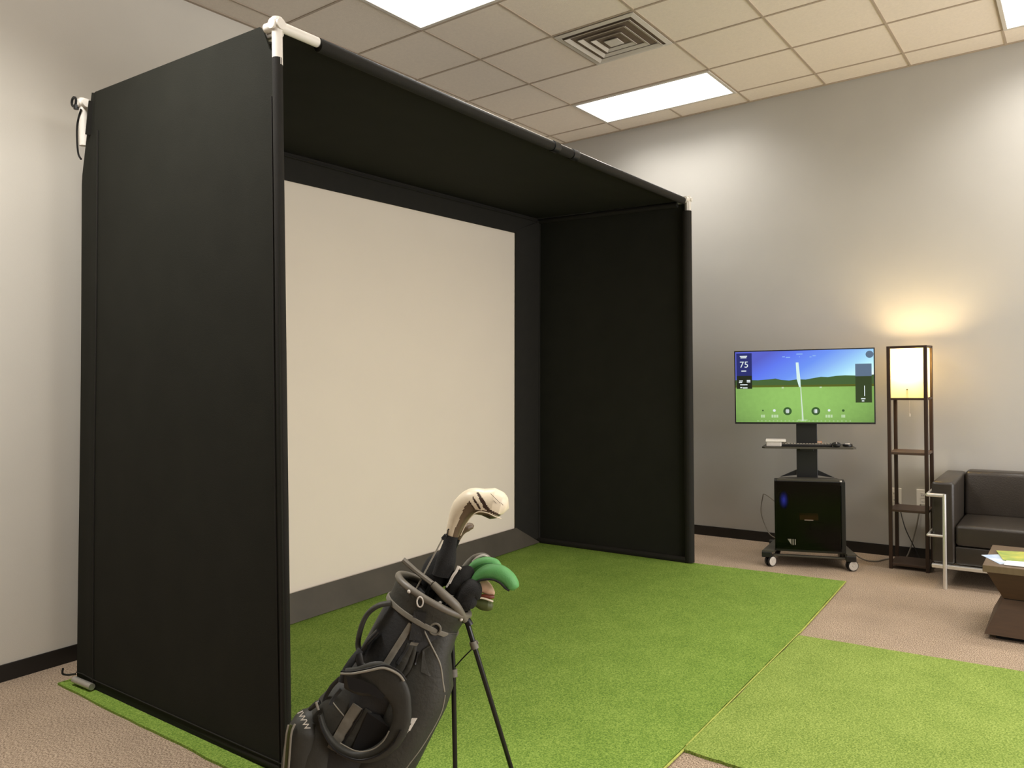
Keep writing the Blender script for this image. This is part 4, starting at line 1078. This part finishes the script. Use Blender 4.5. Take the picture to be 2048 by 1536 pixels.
# ------------------------------------------------------------------ clubs standing in the bag
A_bag = A
def A(x, y, t=0.0): return A_bag(x, y, t-.055)      # the clubs stand a little behind the bag's middle plane
def club(label, grip, neck, name='golf_club', shaft_m='shaft_black', sr=.0055):
    """thing with origin inside the bag; shaft runs from inside the bag to the neck of the head"""
    t = thing(name, label, 'golf club', grip, 0, 'golf clubs in the stand bag')
    b = NB(); sweep(b, [grip, neck], sr, seg=10); build('shaft', b, M[shaft_m], t, smooth=True, world=True)
    return t
def cover_loft(cpts, ra, rb_, sub=6, seg=28, power=2.2):
    bm = NB(); pts = smooth_path([A(*p) for p in cpts], sub); r1, r2 = interp(ra, sub), interp(rb_, sub)
    n = len(pts); rings = []
    for i in range(n):
        t = (pts[min(i+1, n-1)]-pts[max(i-1, 0)]).normalized(); nn = -FW; nn = (nn-t*nn.dot(t)).normalized(); sd = nn.cross(t)  # left of travel
        ring = []
        for k in range(seg):
            th = 2*math.pi*k/seg; co, si = math.cos(th), math.sin(th)
            ring.append(bm.verts.new(pts[i]+sd*r1[i]*math.copysign(abs(co)**(2/power), co)+nn*r2[i]*math.copysign(abs(si)**(2/power), si)))
        rings.append(ring)
    faces = {}
    for i in range(n-1):
        for k in range(seg): faces[(i, k)] = bm.faces.new((rings[i][k], rings[i][(k+1) % seg], rings[i+1][(k+1) % seg], rings[i+1][k]))
    # rounded tip
    tip = bm.verts.new(pts[-1]+(pts[-1]-pts[-2]).normalized()*r1[-1]*.5)
    for k in range(seg): bm.faces.new((rings[-1][k], rings[-1][(k+1) % seg], tip))
    bm.faces.new(rings[0][::-1])
    return bm, faces, n
# driver with long sock and cream-striped cover
drv = club('driver under a cream and brown striped head cover, standing tallest in the bag', G(.02, LB-.4, .0), A(902, 1072, .03))
b = NB()
sweep(b, smooth_path([A(885, 1150, .03), A(893, 1118, .03), A(899, 1090, .03), A(905, 1066, .03)], 4), interp([.040, .034, .023, .020], 4), interp([.03, .03, .023, .02], 4), seg=18)
build('cover_sock', b, M['sock'], drv, smooth=True, world=True)
cp = [(905, 1070, .03), (912, 1046, .032), (926, 1018, .036), (945, 1003, .04), (966, 1004, .042), (985, 1007, .042), (1001, 1010, .042), (1012, 1014, .042)]
bm, fc, n = cover_loft(cp, [.021, .027, .038, .042, .042, .050, .042, .022], [.021, .027, .036, .044, .050, .050, .042, .024], sub=14, seg=80)
def inside(x, y, P):
    c = False; j = len(P)-1
    for i in range(len(P)):
        (xi, yi), (xj, yj) = P[i], P[j]
        if (yi > y) != (yj > y) and x < (xj-xi)*(y-yi)/(yj-yi)+xi: c = not c
        j = i
    return c
BROWN = [(903, 1085), (908, 1062), (930, 1012), (937, 1004), (949, 1019), (960, 1020), (975, 1022), (985, 1028), (1004, 1037), (1004, 1060), (960, 1060), (930, 1090)]
LINES = [[(944, 996), (946.5, 993), (963, 1018), (959, 1019)], [(953, 986), (956.5, 984), (968, 1001), (980, 1019), (1004, 1031), (1003, 1035), (978, 1024), (968, 1017)], [(937, 1004), (939, 1002), (951, 1019), (948, 1019)]]
LOWER = [(921, 1080), (927, 1062), (937, 1044), (947, 1034), (958, 1029), (975, 1030), (990, 1036), (1006, 1040), (1006, 1070), (930, 1095)]
for f in bm.faces:
    d_ = f.calc_center_median()-CAM; k = d_.dot(FW); x = 1024+d_.dot(RT)/k*FPX; y = 768-d_.dot(UP)/k*FPX
    f.material_index = 2 if any(inside(x, y, P) for P in LINES) or inside(x, y, LOWER) else (1 if inside(x, y, BROWN) else 0)
hc = build('head_cover', bm, [M['cover_white'], M['cover_brown'], M['cover_dark']], drv, smooth=True, world=True)
def hline(pts, r, m, par, name='cover_piping', sub=5):
    b = NB(); sweep(b, smooth_path([A(*p) for p in pts], sub), r, seg=8); return build(name, b, M[m], par, smooth=True, world=True)
hline([(921, 1071, .052), (930, 1052, .062), (942, 1034, .074), (956, 1024, .086), (975, 1026, .088), (990, 1033, .082), (1002, 1037, .07)], .0018, 'cover_white', hc)
for (x, y, l, a) in ((984, 990, 8, .8), (990, 996, 12, .8), (996, 1002, 12, .8), (990, 1004, 8, .8), (1004, 1008, 7, .8)):      # worn, unreadable print
    hline([(x-l*.5*math.cos(a), y-l*.5*math.sin(a), .093), (x+l*.5*math.cos(a), y+l*.5*math.sin(a), .0925)], .0008, 'cover_brown', hc, 'worn_print', 1)
hline([(905, 1065, .052), (897, 1058, .05), (895, 1066, .048), (893, 1078, .045)], .0015, 'sock', hc, 'cover_tag')
# second wood head just behind
c2 = club('club with a small dark taupe head showing just behind the striped driver cover', G(.05, LB-.4, -.02), A(918, 1078, -.03))
bm, fc, n = cover_loft([(916, 1078, -.03), (924, 1062, -.03), (936, 1054, -.03), (946, 1052, -.03)], [.008, .013, .014, .008], [.01, .02, .022, .012], sub=5)
build('head_cover', bm, M['cover_brown'], c2, smooth=True, world=True)
# bare thin shaft at the left with black tip
rod = club('thin bare silver shaft leaning left of the driver sock', G(-.05, LB-.35, .05), A(886, 1076, .06), 'alignment_rod', 'piping', .0026)
rod['category'] = 'rod'; rod['group'] = ''; del rod['group']
b = NB(); sweep(b, [A(885, 1078, .06), A(892, 1070, .06)], .006, seg=8); build('tip', b, M['sock'], rod, smooth=True, world=True)
# black padded covers round the mouth
def covered(label, grip, neck, cps, ra, rb_, m, name='golf_club', power=2.2):
    t = club(label, grip, neck, name)
    bm, fc, n = cover_loft(cps, ra, rb_, sub=6, power=power); build('head_cover', bm, M[m], t, smooth=True, world=True); return t
covered('club in a bulky black cover filling the left of the bag mouth', G(-.03, LB-.4, .0), A(878, 1160, -.01),
        [(876, 1170, -.01), (872, 1150, -.01), (878, 1128, -.02), (894, 1112, -.02)], [.045, .052, .042, .02], [.04, .05, .04, .02], 'sock')
t = covered('club in a black cover with crumpled silver trim at the mouth centre', G(.05, LB-.4, .0), A(905, 1175, .03),
        [(908, 1186, .03), (915, 1165, .03), (928, 1150, .03), (944, 1140, .02)], [.03, .036, .03, .015], [.03, .035, .03, .02], 'sock')
hline([(899, 1166, .07), (906, 1152, .074), (913, 1142, .072), (917, 1132, .068)], .0045, 'silver', t, 'silver_trim')
hline([(916, 1134, .064), (922, 1138, .066)], .005, 'silver', t, 'silver_trim')
hline([(893, 1174, .07), (900, 1163, .075)], .003, 'silver', t, 'silver_trim')
t = covered('club with black cover and grey-white top edge behind the green covers', G(.07, LB-.4, -.04), A(925, 1165, -.05),
        [(925, 1160, -.05), (936, 1138, -.05), (952, 1122, -.05), (968, 1117, -.05), (982, 1124, -.05)], [.016, .022, .022, .018, .01], [.018, .022, .022, .02, .012], 'piping_dark')
hline([(945, 1124, -.02), (954, 1115, -.025), (966, 1111, -.03), (976, 1114, -.03)], .004, 'silver', t, 'silver_trim')
t = covered('club in a green cover, the further and left one of the two', G(.08, LB-.4, -.01), A(930, 1165, -.01),
        [(930, 1162, -.01), (940, 1145, -.01), (955, 1131, -.01), (973, 1126, -.01), (990, 1129, -.01), (999, 1140, -.01)], [.010, .017, .020, .020, .018, .012], [.016, .022, .024, .024, .022, .014], 'green')
hline([(937, 1152, .022), (948, 1138, .026), (966, 1128, .028), (985, 1126, .026)], .0012, 'green_dark', t)
t = covered('club in the bright green cover that curls furthest over the right edge of the bag', G(.09, LB-.4, .03), A(945, 1170, .04),
        [(943, 1168, .04), (958, 1152, .04), (976, 1144, .045), (998, 1146, .05), (1015, 1157, .05), (1024, 1170, .05), (1026, 1176, .05)], [.012, .018, .024, .027, .026, .024, .018], [.016, .022, .026, .028, .028, .026, .018], 'green')
hline([(952, 1165, .06), (964, 1160, .068), (984, 1159, .076), (1000, 1166, .078), (1010, 1176, .074), (1018, 1181, .066)], .0035, 'sock', t, 'cover_edge')
t = covered('club in a black cover hanging over the right side of the mouth', G(.09, LB-.4, .04), A(935, 1190, .05),
        [(922, 1200, .05), (934, 1185, .055), (944, 1176, .055), (950, 1182, .05), (952, 1196, .045)], [.018, .030, .030, .024, .014], [.03, .034, .034, .03, .018], 'sock')
t = covered('club in a black cover lowest at the right of the bag mouth', G(.095, LB-.4, .05), A(932, 1212, .055),
        [(920, 1216, .055), (932, 1206, .06), (940, 1205, .06), (946, 1210, .055)], [.016, .026, .026, .014], [.02, .026, .026, .016], 'sock')
t = covered('club in a pinkish cream cover with dark red underside below the green covers', G(.1, LB-.4, .0), A(950, 1178, .0),
        [(955, 1172, .02), (966, 1172, .02), (978, 1180, .02), (988, 1188, .02)], [.02, .023, .017, .005], [.018, .02, .018, .008], 'pink')
hline([(956, 1192, .035), (968, 1192, .038), (980, 1194, .036), (987, 1193, .03)], .0065, 'red', t, 'cover_trim')
t = covered('club in an olive green cover with cream edge, the lowest one at the right', G(.11, LB-.4, .01), A(945, 1200, .02),
        [(950, 1203, .025), (964, 1208, .025), (976, 1211, .025), (984, 1210, .025)], [.012, .019, .018, .012], [.016, .018, .018, .012], 'olive')
hline([(950, 1196, .05), (964, 1196, .05), (978, 1200, .047), (986, 1203, .042)], .003, 'cover_white', t, 'cover_edge')
